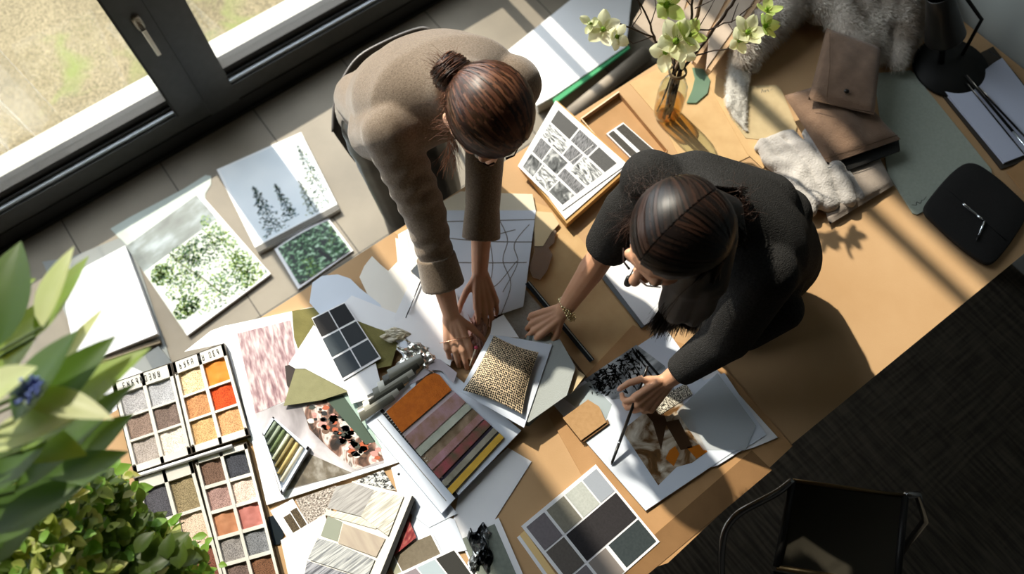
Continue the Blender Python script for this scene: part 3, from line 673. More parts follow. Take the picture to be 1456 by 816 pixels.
for pts in [[(1052, 62, .03), (1046, 85, .022), (1040, 120, .018), (1038, 150, .014)], [(1068, 70, .026), (1062, 90, .018), (1055, 130, .014), (1058, 176, .008)], [(1035, 140, .012), (1045, 165, .009), (1062, 186, .006)], [(1050, 80, .026), (1049, 120, .018), (1049, 160, .012)], [(1074, 80, .02), (1072, 98, .016)]]:
    pp = [(P(x, y, .752 + q), q) for x, y, q in pts]
    for (p0, r0), (p1, r1) in zip(pp, pp[1:]): b.cap(p0, r0, p1, r1)
wb_ = blob('cloth', b, mat('wool_white', '#c9c5bd', .95, '#b1aca3', 20, 4, bump=.6, bscale=180, sheen=.4), tw, .005, 3)
fur(wb_, 'fuzz', tw, 5000, .009, .0004, mat('wool_hair', '#d8d4cc', .9), 2, (0, -.3, 0))
# tag card and beige boards by the vase
LT = Lay()
t1 = sheet('tan_folder', 'pale tan folder under the flower vase, crossed by branch shadows', 'folder', [(895, 118), (975, 78), (1000, 92), (1066, 222), (985, 262), (940, 170)], LT(.002), tan_card, .002)
t2 = sheet('tan_folder', 'pale tan folder lying right of the vase and under the tag card', 'folder', [(990, 90), (1040, 120), (1110, 200), (1085, 240), (1062, 218)], LT(.001), tan_card, .0012)
tg = sheet('tag_card', 'buff tag card with a tiny pencil note beside the brown pouches', 'card', [(1030, 128), (1062, 122), (1104, 121), (1111, 127), (1133, 180), (1128, 204), (1060, 196), (1038, 165)], LT(.001), mat('buff_card', '#bda983', .8, '#b19d78', 30, 4), .0012)
Qt = Quad([(1082, 126), (1098, 124), (1099, 131), (1083, 133)], .7564)
patch('pencil_note', Qt, line_uv([(0, .8), (.12, .1), (.22, .8)], .05) + line_uv([(.3, .3), (.35, .8), (.45, .3)], .05) + line_uv([(.5, .6), (.6, .3), (.65, .8)], .05) + line_uv([(.8, .5), (1, .4)], .05), LT.z + .0001, mat('pencil_ink', '#4a4c48', .6), tg)
# leaning planks and wrapped cloth behind the vase
pk = mat('linen_plank', '#a08f7d', .85, '#b3a290', 12, 5, bump=.25, bscale=250); pkd = mat('plank_edge', '#c1a07c', .8)
def plank(label, pts, z, th, m):
    t = empty('sample_plank', P(*pts[0], z), label, 'sample plank'); sheet('face', None, None, pts, z, m, th, parent=t)
    q = [pts[3], pts[2], (pts[2][0] + 6, pts[2][1] + 5), (pts[3][0] + 6, pts[3][1] + 5)]; sheet('edge', None, None, q, z, pkd, th * .8, parent=t)
plank('broad linen covered sample plank leaning behind the left side of the vase', [(900, 30), (935, -30), (985, -30), (955, 75)], .76, .02, pk)
plank('linen covered sample plank standing straight behind the blossoms', [(968, 20), (1010, -30), (1048, -30), (985, 86)], .782, .02, pk)
plank('pinkish linen sample plank nearest the white scarf', [(1010, 45), (1060, -30), (1086, -20), (1005, 96)], .804, .02, mat('linen_pink', '#ad9a88', .85, '#c0ae9c', 12, 5, bump=.25, bscale=250))
# open kraft box with low walls, print strips in it
bx = empty('kraft_box', P(900, 190, .75), 'open kraft cardboard box holding the striped swatch strips', 'box')
bq = Quad([(826, 168), (880, 130), (950, 214), (905, 258)], .775)
b = MB(); b.prism(bq.rect(0, 0, 1, 1), .7525, .7550); b.build('bottom', kraft2, bx)
b = MB()
for rc in ((0, 0, 1, .014), (0, 0, .014, 1), (.986, 0, 1, 1), (0, .986, 1, 1)): b.prism(bq.rect(*rc), .755, .775)
b.build('wall', kraft2, bx)
b = MB(); b.flat(bq.rect(.0, -.005, 1, .012), .7755); b.flat(bq.rect(-.012, 0, .005, 1), .7755); b.build('rim', mat('rim_pale', '#e5cfae', .8), bx)
# swatch strips
sw = empty('swatch_strips', P(897, 202, .757), 'small white card with two black speckled swatch strips in the kraft box', 'swatch card')
sq = [(862, 190), (886, 174), (934, 216), (908, 236)]
sheet('card', None, None, sq, .7555, paper, .008, parent=sw); Qs = Quad(sq, .7642)
patch('swatch', Qs, [R4(.06, .03, .36, .97), R4(.52, .03, .96, .97)], .7641, dots('speckle_black', '#23211f', '#4b4742', 500, .2, .5), sw)
# white-edged book under the black and white prints
bkq = [(738, 232), (792, 143), (898, 236), (806, 318)]
bk2 = empty('print_book', P(815, 240, .75), 'thick tan bound book carrying the black and white contact prints', 'book')
sheet('block', None, None, bkq, .753, mat('tan_binding', '#c99f63', .7, '#b98c50', 10, 4), .03, parent=bk2)
sheet('cover', None, None, [(742, 230), (792, 146), (893, 234), (804, 312)], .7835, paper, .003, parent=bk2)
bw = empty('contact_print', P(810, 220, .787), 'white sheet of black and white photo tiles on the thick tan book', 'photo print')
cq = [(736, 236), (790, 143), (890, 234), (800, 299)]
cf = lambda u, v: .006 * (1 - v) * (1 - u) + .004 * v
sheet('mount', None, None, cq, .788, paper, .001, parent=bw)
Qc = Quad(cq, .7895); bwm = [ramp_pic('bw_%d' % i, st, sc, 8, str_, .4, ds) for i, (st, sc, str_, ds) in enumerate([([(.3, '#1e1f20'), (.5, '#6d6f70'), (.7, '#d5d6d6')], 8, (1, 1, 1), 1.0), ([(.35, '#3a3a3a'), (.5, '#77777a'), (.65, '#98989c')], 14, (1, 6, 1), 0), ([(.3, '#2c2c2e'), (.48, '#8d8f90'), (.6, '#eeeeee')], 5, (4, 1, 1), 2.0), ([(.4, '#3c3b3b'), (.6, '#6b6a69')], 120, (1, 1, 1), 0)])]
tl = [(.08, .03, .3, .25, 0), (.32, .03, .62, .25, 2), (.64, .04, .93, .25, 0), (.08, .27, .26, .5, 1), (.28, .27, .55, .5, 0), (.57, .27, .93, .42, 1), (.08, .52, .42, .72, 2), (.44, .52, .62, .72, 1), (.64, .44, .93, .72, 2), (.08, .74, .38, .95, 3), (.4, .74, .66, .95, 1), (.68, .74, .93, .95, 3)]
patch('photo_tiles', Qc, [(R4(v0 * .98 + .01, u0, v1 * .98, u1), k) for u0, v0, u1, v1, k in tl], .7893, bwm, bw)
patch('thin_lines', Qc, line_uv([(.45, .55), (.9, .62)], .006) + line_uv([(.45, .62), (.9, .68)], .006), .7896, paper, bw)
# vase
vs_ = empty('glass_vase', P(948, 166, .757), 'clear glass bottle vase with amber water holding the blossom branches', 'vase')
vc = P(948, 162, .757); glass = thin_glass('vase_glass', (.93, .97, .94), 1.5, .02)
prof = [(0, 0), (.036, 0), (.043, .006), (.045, .02), (.046, .11), (.043, .14), (.034, .165), (.025, .18), (.023, .20), (.026, .215), (.03, .219)]
lathe = MB().lathe(prof, vc, 40); lathe.lathe([(r_ - .002, z + (.003 if z == 0 else 0)) for r_, z in prof if r_ > 0][::-1], vc, 40); lathe.build('bottle', glass, vs_, True)
MB().lathe([(0, .005), (.04, .005), (.043, .02), (.0435, .075), (0, .0752)], vc, 36).build('amber_water', thin_glass('amber', (.96, .68, .36), 1.33, .02, .10), vs_, True)
MB().lathe([(.0235, .202), (.027, .205), (.0285, .21), (.027, .215), (.0235, .217)], vc, 32).build('twine_collar', mat('twine', '#8a7558', .9, bump=.8, bscale=300), vs_, True)
twig = mat('twig_bark', '#2b211b', .8, '#3d2f26', 60, 3, bump=.5, bscale=200); twigl = mat('twig_pale', '#6e5a48', .8, '#8a7460', 40, 3)
petal = leaf_mat('petal_cream', '#f3efdc', '#cdd79a', '#efeec8'); petalg = leaf_mat('petal_green', '#c3d483', '#9ab84c', '#d0de8a'); heart = mat('petal_heart', '#6f8f22', .6)
neck = vc + np.array([0, 0, .21])
def petal_mesh(mb, c, d, up, L_, W_, cupv=.3, n=6):
    d, up = nrm(d), nrm(up); sd_ = nrm(np.cross(d, up)); vs = []
    for i in range(n + 1):
        t = i / n; w = W_ * math.sin(math.pi * min(1, t * .86 + .1)) ** .8
        for k in (-2, -1, 0, 1, 2):
            s_ = k / 2; vs.append(c + d * L_ * t + sd_ * w * s_ + up * (cupv * L_ * (t * t * .6 + s_ * s_ * .35)))
    mb.add(vs, [(i * 5 + k, i * 5 + k + 1, (i + 1) * 5 + k + 1, (i + 1) * 5 + k) for i in range(n) for k in range(4)])
def blossom(parent, c, face, size, m, np_=5, seed=0, cupv=.45):
    r = random.Random(seed); face = nrm(face); a = nrm(np.cross(face, [.3, .2, .9])); b_ = np.cross(face, a); mb = MB()
    for k in range(np_):
        th = 2 * math.pi * k / np_ + r.uniform(-.2, .2) + seed; d = math.cos(th) * a + math.sin(th) * b_
        petal_mesh(mb, c + d * size * .06, d + face * .15, face, size * r.uniform(.85, 1.1), size * .42, cupv)
    o = mb.build('blossom', m, parent, True)
    h = MB(); h.ell(c + face * size * .12, [a, b_, face], (size * .16, size * .16, size * .2), 12)
    for k in range(9):
        th = k * .7; d = math.cos(th) * a + math.sin(th) * b_; h.tube([c, c + face * size * .45 + d * size * .16], .0007, 5)
    h.build('blossom_heart', heart, o, True)
def branch(label, pts, r0, r1, m, blooms=(), twigs=()):
    t = empty('blossom_branch', vc + np.array([0, 0, .01]), label, 'flowering branch', 'blossom branches in the vase')
    base = vc + np.array([rnd.uniform(-.03, .03), rnd.uniform(-.03, .03), .012]); pp = [base, neck + np.array([rnd.uniform(-.012, .012), rnd.uniform(-.012, .012), 0])] + [P(*p) for p in pts]
    rr = [r0 + (r1 - r0) * i / (len(pp) - 1) for i in range(len(pp))]
    # kinks between the nodes
    q = []; qr = []
    for i in range(len(pp) - 1):
        for k in range(3):
            j = np.array([rnd.uniform(-1, 1), rnd.uniform(-1, 1), rnd.uniform(-1, 1)]) * (.003 if k else 0); q.append(pp[i] + (pp[i + 1] - pp[i]) * k / 3 + j); qr.append(rr[i] + (rr[i + 1] - rr[i]) * k / 3)
    q.append(pp[-1]); qr.append(rr[-1]); mb = MB().tube(q, qr, 8)
    for tw_ in twigs: mb.tube([P(*p) for p in tw_], .0018, 6, r1=.0009)
    mb.build('twig', m, t, True)
    for k, (px, py, z, fx, sz, mm, n_) in enumerate(blooms): blossom(t, P(px, py, z), fx, sz, mm, n_, k + len(label))
    return t
branch('dark branch reaching left from the vase with a pair of cream blossoms', [(935, 62, 1.0), (928, 52, 1.08), (897, 40, 1.14), (868, 30, 1.2), (862, 28, 1.22)], .004, .0015, twig, [(858, 42, 1.2, (-.5, -.3, .8), .045, petal, 5), (876, 52, 1.19, (0, -.8, .6), .038, petal, 4), (841, 33, 1.21, (-.7, 0, .6), .028, petal, 3)], [[(897, 40, 1.14), (912, 18, 1.2), (908, 2, 1.24), (895, -6, 1.25)], [(928, 52, 1.08), (900, 62, 1.1), (882, 48, 1.15), (876, 38, 1.17)]])
branch('dark branch rising up the picture beside the hooded green blossom', [(932, 60, 1.0), (925, 35, 1.12), (912, 8, 1.2), (900, -12, 1.25)], .0045, .002, twig, [(946, 8, 1.2, (.1, -.5, .7), .058, petalg, 4)], [[(925, 35, 1.12), (933, 10, 1.18), (930, -10, 1.22)]])
branch('thick upright twig in the middle of the bunch', [(980, 45, 1.08), (984, 20, 1.16), (986, -15, 1.25)], .005, .003, twig, [], [[(984, 10, 1.18), (970, -8, 1.22)], [(988, 12, 1.17), (1018, -2, 1.22)]])
branch('pale stripped stem standing beside the thick upright twig', [(985, 42, 1.06), (994, 10, 1.16), (1000, -15, 1.22)], .006, .005, twigl)
branch('long dark branch reaching right to the green bell blossoms', [(982, 46, 1.06), (1020, 38, 1.12), (1048, 27, 1.16), (1066, 10, 1.2), (1072, 5, 1.21)], .0035, .0012, twig, [(1086, 38, 1.2, (.4, -.5, .7), .04, petalg, 5)], [[(1036, 34, 1.14), (1048, 52, 1.15)], [(1040, 32, 1.14), (1046, 14, 1.18), (1050, 4, 1.2)]])
branch('thick dark branch slanting up behind the long branch', [(1000, 62, 1.02), (1024, 30, 1.12), (1040, 8, 1.18), (1056, -14, 1.25)], .0055, .004, twig, [], [[(990, 45, 1.08), (1008, 15, 1.14), (1020, -8, 1.2)]])
branch('low dark branch sweeping right under the cream and yellow blossoms', [(992, 78, 1.0), (1006, 74, 1.02), (1040, 68, 1.08), (1072, 60, 1.12), (1094, 45, 1.16)], .0035, .0012, twig, [(1062, 47, 1.18, (0, -.3, 1), .045, petal, 5), (1089, 16, 1.22, (.3, 0, 1), .036, petalg, 4), (1050, 58, 1.16, (-.2, -.6, .8), .035, petal, 4)])
branch('short stem carrying the big cream and green blossoms over the vase mouth', [(962, 66, 1.04), (964, 60, 1.1)], .003, .002, twig, [(960, 60, 1.12, (-.1, -.35, 1), .062, petal, 5), (978, 52, 1.12, (.3, -.3, 1), .05, petalg, 4), (946, 74, 1.09, (-.5, -.5, .8), .05, petal, 4), (970, 78, 1.08, (.1, -.9, .5), .036, petal, 4)])
lf = sheet('ribbon_leaf', 'broad sage green leaf lying right behind the vase neck', 'leaf', [(984, 96), (1000, 98), (1010, 114), (1006, 132), (990, 146), (976, 146), (984, 128), (988, 112)], LT(.002), leaf_mat('ribbon_green', '#7f9c84', '#93ad96', '#9dbf9f'), .002)

# ---- centre of the table
LC = Lay()
sheet('kraft_sheet', 'broad kraft sheet under the centre papers between both women', 'kraft sheet', [(560, 330), (700, 262), (792, 300), (935, 470), (800, 560), (742, 470)], LC(.001), tan_card, .001)
big = sheet('kraft_board', 'large kraft board under the collage of the woman with the pen', 'board', [(900, 462), (1015, 505), (1127, 634), (950, 800), (905, 816), (780, 590)], LC(.003), kraft2, .003)
fl = sheet('kraft_flap', 'folded kraft flap hanging over the table edge below the collage', 'board', [(1069, 640), (1098, 668), (905, 830), (850, 830)], LC.z, kraftd, .002, curl=lambda u, v: -.001 - 0 * v)  # darker kraft puts the shade of a turned-down flap into the colour
# dark tube ruler and grey board
sheet('dark_folder', 'dark brown card strip lying under the steel ruler', 'card', [(700, 448), (742, 420), (838, 540), (800, 560), (760, 500)], LC(.001), mat('umber_card', '#5a4630', .8), .001)
sheet('grey_swatch_board', 'pale grey felt board under the drawn pattern sheet', 'board', [(712, 440), (748, 412), (778, 448), (752, 500), (728, 470)], LC(.002), mat('felt_pale', '#a9a8a2', .9, '#98978f', 200, 3, bump=.3, bscale=400), .002)
ru = empty('steel_ruler', P(795, 455, .76), 'long dark steel ruler bar lying diagonally under the bracelet wrist', 'ruler')
ra, rb = P(750, 402, .763), P(842, 513, .763); d_ = nrm(rb - ra); sd_ = np.array([-d_[1], d_[0], 0])
b = MB(); b.loft([(ra, sd_ * .008, np.array([0, 0, .004])), (rb, sd_ * .008, np.array([0, 0, .004]))], 16, power=6); b.build('bar', mat('ruler_dark', '#2b3138', .3, metal=.6), ru)
b = MB(); b.loft([(ra + sd_ * .003 + [0, 0, .0045], sd_ * .0014, np.array([0, 0, .0008])), (rb + sd_ * .003 + [0, 0, .0045], sd_ * .0014, np.array([0, 0, .0008]))], 10); b.build('highlight_strip', brt, ru)  # aluminium strip stands in for the highlight along the dark bar
# french curves and kraft cut-outs
cut = [('ivory_template', 'pale cut-out template tucked under the top of the pattern sheet', [(630, 286), (655, 272), (700, 274), (757, 276), (762, 300), (752, 340), (640, 330)], mat('cream_card', '#d9cfb8', .7)),
       ('curved_template', 'translucent brown french curve right of the pattern sheet', [(756, 330), (775, 322), (791, 328), (788, 345), (780, 352), (786, 362), (778, 385), (768, 398), (757, 394), (752, 380), (760, 356)], None),
       ('curved_template', 'rounded cream cut-out beside the tan book', [(760, 300), (785, 302), (795, 318), (784, 330), (772, 350), (760, 350)], mat('cream_card2', '#cdb892', .7))]
for nme, lb, pts, mm in cut: sheet(nme, lb, 'template', pts, LC(.0008), mm or thin_glass('smoke_plastic', (.62, .47, .36), 1.45, .1, .25), .0008)
# album under the hair of woman in black
ab = empty('white_album', P(890, 425, .757), 'slim white album below the dark hair of the woman in black', 'album')
sheet('cover', None, None, [(849, 386), (905, 360), (960, 440), (912, 466)], .7575, mat('album_steel', '#7c8288', .3, metal=.4), .004, parent=ab)
sheet('page', None, None, [(856, 384), (908, 360), (962, 436), (916, 462)], .7617, paper, .003, parent=ab)
# pattern drawings
def lines_on(parent, pts, z, curves, w, m, name='drawn_lines'):
    Q = Quad(pts, z); pl = []
    for c in curves:
        q = []
        for i in range(len(c) - 1):
            for k in range(5):
                s_ = k / 5; p0 = np.array(c[max(i - 1, 0)]); p1, p2 = np.array(c[i]), np.array(c[i + 1]); p3 = np.array(c[min(i + 2, len(c) - 1)])
                q.append(tuple(.5 * ((2 * p1) + (-p0 + p2) * s_ + (2 * p0 - 5 * p1 + 4 * p2 - p3) * s_ * s_ + (-p0 + 3 * p1 - 3 * p2 + p3) * s_ ** 3)))
        q.append(c[-1]); pl += line_uv(q, w)
    patch(name, Q, pl, z, m, parent)
gl_ = mat('graphite', '#77736f', .6); fold = mat('fold_line', '#8b8880', .7)
w1 = [(566, 333), (620, 302), (655, 465), (575, 470)]
o = sheet('pattern_paper', 'white tissue leaf lying under the right forearm of the woman in tan', 'paper', w1, LC(.0006), paper, .0006)
lines_on(o, w1, LC.z, [[(.2, 0), (.3, .5), (.2, 1)], [(0, .5), (.5, .48), (1, .55)]], .008, fold)
w2 = [(628, 299), (762, 299), (744, 436), (640, 470)]
o = empty('pattern_sheet', P(700, 370, .76), 'blue white sheet with curved pencil pattern lines under the left hand', 'drawing')
zz = LC(.001); sheet('leaf', None, None, w2, zz, paper_cool, .0008, parent=o)
lines_on(o, w2, zz + .0011, [[(0, .1), (1, .1)], [(.02, .45), (.5, .5), (.97, .55)], [(.0, .24), (.5, .3), (1, .34)], [(.3, 0), (.36, .3), (.33, .6), (.4, 1)], [(.62, .1), (.72, .3), (.68, .5), (.8, .75), (.7, 1)], [(.95, .15), (.8, .35), (.86, .55), (.7, .8)], [(.35, .3), (.55, .25), (.8, .2)], [(.5, .75), (.65, .7), (.85, .52)], [(.52, .3), (.56, .55), (.5, .8)], [(.42, .7), (.6, .95)]], .010, gl_)
ws = [('pattern_paper', 'rounded pinkish tissue pattern piece near the table edge', [(511, 394), (518, 378), (529, 364), (541, 376), (552, 385), (565, 372), (562, 338), (574, 342), (592, 362), (604, 400), (600, 440), (560, 452), (528, 430)], paper_warm),
      ('pattern_paper', 'wavy bluish tissue pattern piece left of the pinkish one', [(440, 430), (444, 402), (458, 392), (480, 390), (498, 396), (512, 410), (540, 432), (560, 470), (545, 486), (500, 470), (462, 455)], paper_cool),
      ('pattern_paper', 'long folded white tissue strip across the bluish pattern piece', [(480, 440), (500, 420), (580, 452), (612, 500), (590, 520), (545, 480)], paper),
      ('pattern_paper', 'plain white leaf under the right hand of the woman in tan', [(560, 452), (590, 385), (650, 420), (668, 500), (640, 515), (580, 490)], paper)]
for nme, lb, pts, mm in ws: sheet(nme, lb, 'paper', pts, LC(.0006), mm, .0006)
kb = empty('slate_card', P(600, 385, .765), 'thin black edged slate card corner under the tan cuff', 'card')
z = LC(.004); sheet('glass_face', None, None, [(584, 385), (596, 372), (628, 415), (614, 412)], z, mat('slate_face', '#4b5056', .3), .003, parent=kb)
q = [(578, 450), (596, 402)]; o = empty('metal_rod', P(588, 425, LC.z), 'thin grey metal rod on the white leaf left of the hand', 'rod'); MB().tube([P(577, 452, LC.z + .0025), P(598, 400, LC.z + .0025)], .0022, 8).build('rod', steel, o, True); LC(.003)
o = sheet('pattern_paper', 'crisp white leaf with one long crease below the white leaf', 'paper', [(556, 462), (580, 446), (650, 486), (640, 520), (600, 500)], LC(.0006), paper, .0006)
# silver foil scraps
def crumple(name, label, cat, cx, cy, w, h, z, m, seed, n=13, amp=.012):
    r = random.Random(seed); vs = []; 
    for j in range(n + 1):
        for i in range(n + 1):
            u, v = i / n, j / n; px = cx + (u - .5) * w + r.uniform(-.3, .3) * w / n + .12 * w * math.sin(v * 9 + seed); py = cy + (v - .5) * h + r.uniform(-.3, .3) * h / n + .12 * h * math.sin(u * 8)
            p = P(px, py, z); e = min(u, 1 - u, v, 1 - v); vs.append((p[0], p[1], z + (r.random() * amp if e > 0 else 0) + .0005))
    f = [(j * (n + 1) + i, (j + 1) * (n + 1) + i, (j + 1) * (n + 1) + i + 1, j * (n + 1) + i + 1) for j in range(n) for i in range(n)]
    return tag(obj(name, vs, f, m), label, cat)
foil = mat('silver_foil', '#d5d3cc', .25, metal=.85); smoke = mat('smoke_film', '#59594f', .3, '#8f8e80', 20, 4)
crumple('foil_scrap', 'crumpled silver foil scrap above the orange swatch', 'foil', 592, 508, 46, 36, LC.z, foil, 4)
crumple('foil_scrap', 'clear crumpled film beside the olive cloth', 'foil', 562, 476, 36, 18, LC.z, mat('film_clear', '#cfc9b8', .2, '#8d7f5f', 30, 4), 5, amp=.004)
sheet('white_strip', 'narrow bent white card strip standing left of the foil scrap', 'card', [(568, 488), (577, 482), (592, 530), (590, 562), (583, 548)], LC(.001), paper_cool, .001)
sheet('rounded_card', 'grey lilac rounded card under the top of the orange swatch', 'card', [(580, 548), (612, 514), (618, 509), (626, 511), (650, 530), (645, 545), (628, 527), (616, 526), (600, 538)], LC(.0008), mat('lilac_card', '#b3aab0', .6), .0008)
# swatch fan of dark glossy leaves
for k in range(7):
    x0, y0 = 508 + 7 * k, 606 - 9 * k
    sheet('gloss_swatch', 'glossy grey fabric leaf in the fan beside the orange swatch, %s' % ('lowest of seven', 'second from the bottom', 'third from the bottom', 'middle one', 'third from the top', 'second from the top', 'topmost of seven')[k], 'swatch', [(x0, y0 - 26), (x0 + 46, y0 - 50), (x0 + 54, y0 - 38), (x0 + 6, y0 - 6)], LC(.0012), (mat('gloss_grey', '#6d6b60', .25), mat('gloss_pale', '#b6b3a8', .25), mat('gloss_dark', '#3c3b34', .25))[k % 3], .0012, curl=lambda u, v: .006 * math.sin(math.pi * v), group='glossy swatch fan')
# white board with sample cushion
LW = Lay(LC.z + .001)
for k, (dx, dy, c) in enumerate([(0, 0, '#6f7672'), (4, -3, '#8c938f'), (9, -8, '#5a605e'), (14, -6, '#a3a8a6')]):
    sheet('fabric_leaf', 'grey fabric leaf sticking out right of the cushion board, %s' % ('lowest of four', 'second from the bottom', 'third from the bottom', 'topmost of four')[k], 'fabric', [(745 + dx, 480 + dy), (782 + dx, 488 + dy), (810 + dx * .6, 528 + dy), (792 + dx, 568 + dy), (752, 606 + dy), (728, 600)], LW(.003), mat('felt_%d' % k, c, .9, bump=.3, bscale=300), .003, group='grey fabric leaves')
sheet('blob_template', 'small cream jigsaw shaped template right of the grey fabric leaves', 'template', [(797, 522), (806, 516), (816, 517), (822, 526), (832, 534), (812, 560), (792, 552), (790, 540)], LC.z, mat('cream_card2', '#cdb892', .7), .0012)
cb = [(697, 474), (785, 490), (745, 608), (654, 556)]
sheet('white_board', 'white card board beneath the woven cushion', 'board', cb, LW(.003), paper_cool, .003)
sheet('white_slip', 'narrow white slip between the left hand and the cushion', 'paper', [(700, 456), (716, 447), (738, 480), (697, 476)], LW(.0008), paper, .0008)
cu = empty('sample_cushion', P(712, 530, .78), 'small woven black and beige cushion on the white board', 'cushion')
net = dots('cushion_weave', '#1d1916', '#d9c3a2', 30, .36, .50, .85, .35, 'UV')
soft('cover', [(702, 476), (766, 500), (742, 588), (658, 554)], LW.z, .036, net, cu, puff=.6, edge=.22, pinch=.035, n=30)
# striped sample book
sb = empty('sample_binder', P(620, 620, .77), 'open white binder with an orange swatch above rows of striped fabric swatches', 'sample binder')
ZB = .7645
bqd = [(519, 597), (612, 505), (742, 612), (630, 730)]
bq_ = [(543, 582), (616, 508), (741, 612), (648, 708)]
sheet('board', None, None, bq_, ZB, paper_cool, .006, parent=sb)
sheet('spine_board', None, None, [(519, 600), (541, 583), (649, 706), (628, 730)], ZB, paper_cool, .0055, parent=sb)
sheet('spine', None, None, [(540, 584), (544, 581), (652, 704), (648, 709)], ZB + .001, blk, .0062, parent=sb)
sheet('spine_line', None, None, [(536, 596), (537, 595.4), (635, 712), (634, 712.6)], ZB + .0056, gl_, .0003, parent=sb)
SW = [((549, 584), (571, 614), (642, 553), (617, 529))]  # placeholder for the orange piece
orange = mat('orange_felt', '#c96a12', .95, '#b35a0a', 60, 4, bump=.5, bscale=300, sheen=.3)
zt = ZB + .007
sheet('swatch', 'orange felt swatch', None, [(549, 585), (606, 535), (618, 530), (625, 533), (642, 554), (571, 615)], zt, orange, .006, parent=sb)
st = [(.0, .05, '#b9a7ab', 0), (.05, .25, '#a78489', 1), (.25, .27, '#d9d4cd', 0), (.27, .37, '#a3a595', 2), (.375, .50, '#9a846c', 3), (.50, .60, '#ad8289', 4), (.60, .615, '#d8d3cb', 0), (.62, .74, '#93474b', 5), (.74, .79, '#2c2536', 0), (.79, .87, '#77705f', 6), (.87, .90, '#45494f', 0), (.905, .995, '#cfa63f', 7)]
c2s = {1: '#8c6a55', 2: '#b8baa9', 3: '#6d5a42', 4: '#8f6a5d', 5: '#5a5038', 6: '#9a9484', 7: '#c39a35'}
LA, LB = (572, 617), (643, 703); RA, RB = (644, 555), (717, 622)
for i, (a, b_, c, k) in enumerate(st):
    f_ = lambda A_, B_, t: (A_[0] + (B_[0] - A_[0]) * t, A_[1] + (B_[1] - A_[1]) * t)
    q = [f_(LA, LB, a), f_(RA, RB, a), f_(RA, RB, b_), f_(LA, LB, b_)]
    m = mat('swatch_%d' % i, c, .75, c2s.get(k), 26, 6, bump=.3 if k else 0, bscale=250, stretch=(1, 1, 1), thr=(.35, .65)) if k else mat('swatch_%d' % i, c, .4)
    sheet('swatch', ('mauve marbled swatch', 'pale edge', '', 'sage swatch', 'brown swatch', 'pink swatch', '', 'red flowered swatch', 'navy edge', 'grey olive swatch', '', 'yellow swatch')[i] or None, None, q, zt, m, .002 + .003 * (i % 2), parent=sb)
b = MB()
for k in range(34):
    t = k / 33; x, y = 544 + (641 - 544) * t, 590 + (703 - 590) * t; p = P(x + 2, y - 2, zt); q = P(x + 6, y - 4, zt + .001); b.tube([p, q + [0, 0, .003]], .0011, 5)
b.build('binding_rings', chrome, sb, True)
# plain white leaves below
LL = Lay(.7512)
o = sheet('blank_leaf', 'plain white leaf with a shaded lower half below the sample binder', 'paper', [(653, 700), (722, 636), (756, 656), (682, 772), (640, 760)], LL(.001), paper, .001)
o = sheet('grey_green_card', 'white-edged grey green swatch card beside the plain white leaf', 'swatch card', [(652, 762), (709, 736), (746, 822), (690, 850)], LL(.002), paper, .002)
Qg = Quad([(652, 762), (709, 736), (746, 822), (690, 850)], LL.z)
patch('swatch', Qg, [R4(.04, .06, .86, 1)], LL.z, mat('grey_green', '#6f756c', .85, '#7c8278', 90, 3, bump=.2, bscale=400), o)
crumple('foil_scrap', 'dark and silver crumpled foil strip at the bottom of the table', 'foil', 683, 780, 30, 60, LL.z + .001, mat('foil_dark', '#8f9294', .2, '#17181a', 18, 3, metal=.8, thr=(.45, .55)), 9, amp=.012)
o = sheet('translucent_leaf', 'wavy translucent white leaf left of the foil strip', 'paper', [(588, 722), (646, 738), (664, 782), (628, 790), (580, 765)], LL(.001), paper_cool, .001)
o = sheet('cutting_board', 'pale blue white card with a round hole under the binder spine', 'board', [(556, 665), (590, 650), (650, 730), (610, 750), (570, 720)], LL(.001), paper_cool, .001)
MB().lathe([(0, 0), (.0035, 0)], [*PXY(557 + 10, 674, LL.z), LL.z], 16).build('punch_hole', blk, o)
# swatch cards at the bottom
def card(name, label, pts, z, cells, parent_mat=paper, th=.003, group=None):
    t = sheet(name, label, 'swatch card', pts, z, parent_mat, th, group=group); Q = Quad(pts, z + th + .0002)
    for i, (u0, v0, u1, v1, m) in enumerate(cells):
        b = MB(); b.prism(Q.rect(u0, v0, u1, v1), z + th, z + th + .0008); b.build('swatch', m, t)
    return t
cl = lambda n, c, c2=None, sc=160, rg=.85: mat('cloth_' + n, c, rg, c2, sc, 3, bump=.25, bscale=500)
card('swatch_card', 'white swatch card with a taupe cloth square at the bottom of the table', [(545, 786), (614, 757), (634, 796), (566, 826)], LL(.004), [(.16, .06, .96, .96, cl('taupe', '#6d6353', '#776d5c')), (0, .1, .14, 1, cl('sage', '#9a9a86'))])
card('swatch_card', 'white swatch card with pale blue and black squares cut by the picture edge', [(556, 820), (646, 778), (690, 840), (610, 880)], LL(.004), [(.06, .05, .36, .5, cl('mauve', '#8b8186')), (.38, .05, .66, .5, cl('pale_blue', '#a9b6bd')), (.68, .05, .97, .6, cl('near_black', '#33322f'))])
sheet('red_print', 'small red and brown print peeping out under the wood sample book', 'print', [(545, 800), (580, 735), (592, 764), (560, 790)], LL.z, ramp_pic('red_picture', [(.3, '#5d1f22'), (.5, '#8c3436'), (.7, '#b97b6a')], 5, 5), .001)
# large swatch card, bottom right
lc = [(741, 748), (847, 660), (938, 770), (832, 864)]
gc = [(.045, .02 + .04, .235, .33, cl('silverblue', '#a9adb6')), ]
t = sheet('large_swatch_card', 'large white card of nine grey, taupe and black cloth squares near the table edge', 'swatch card', lc, .7540, paper, .004)
Ql = Quad(lc, .7585)
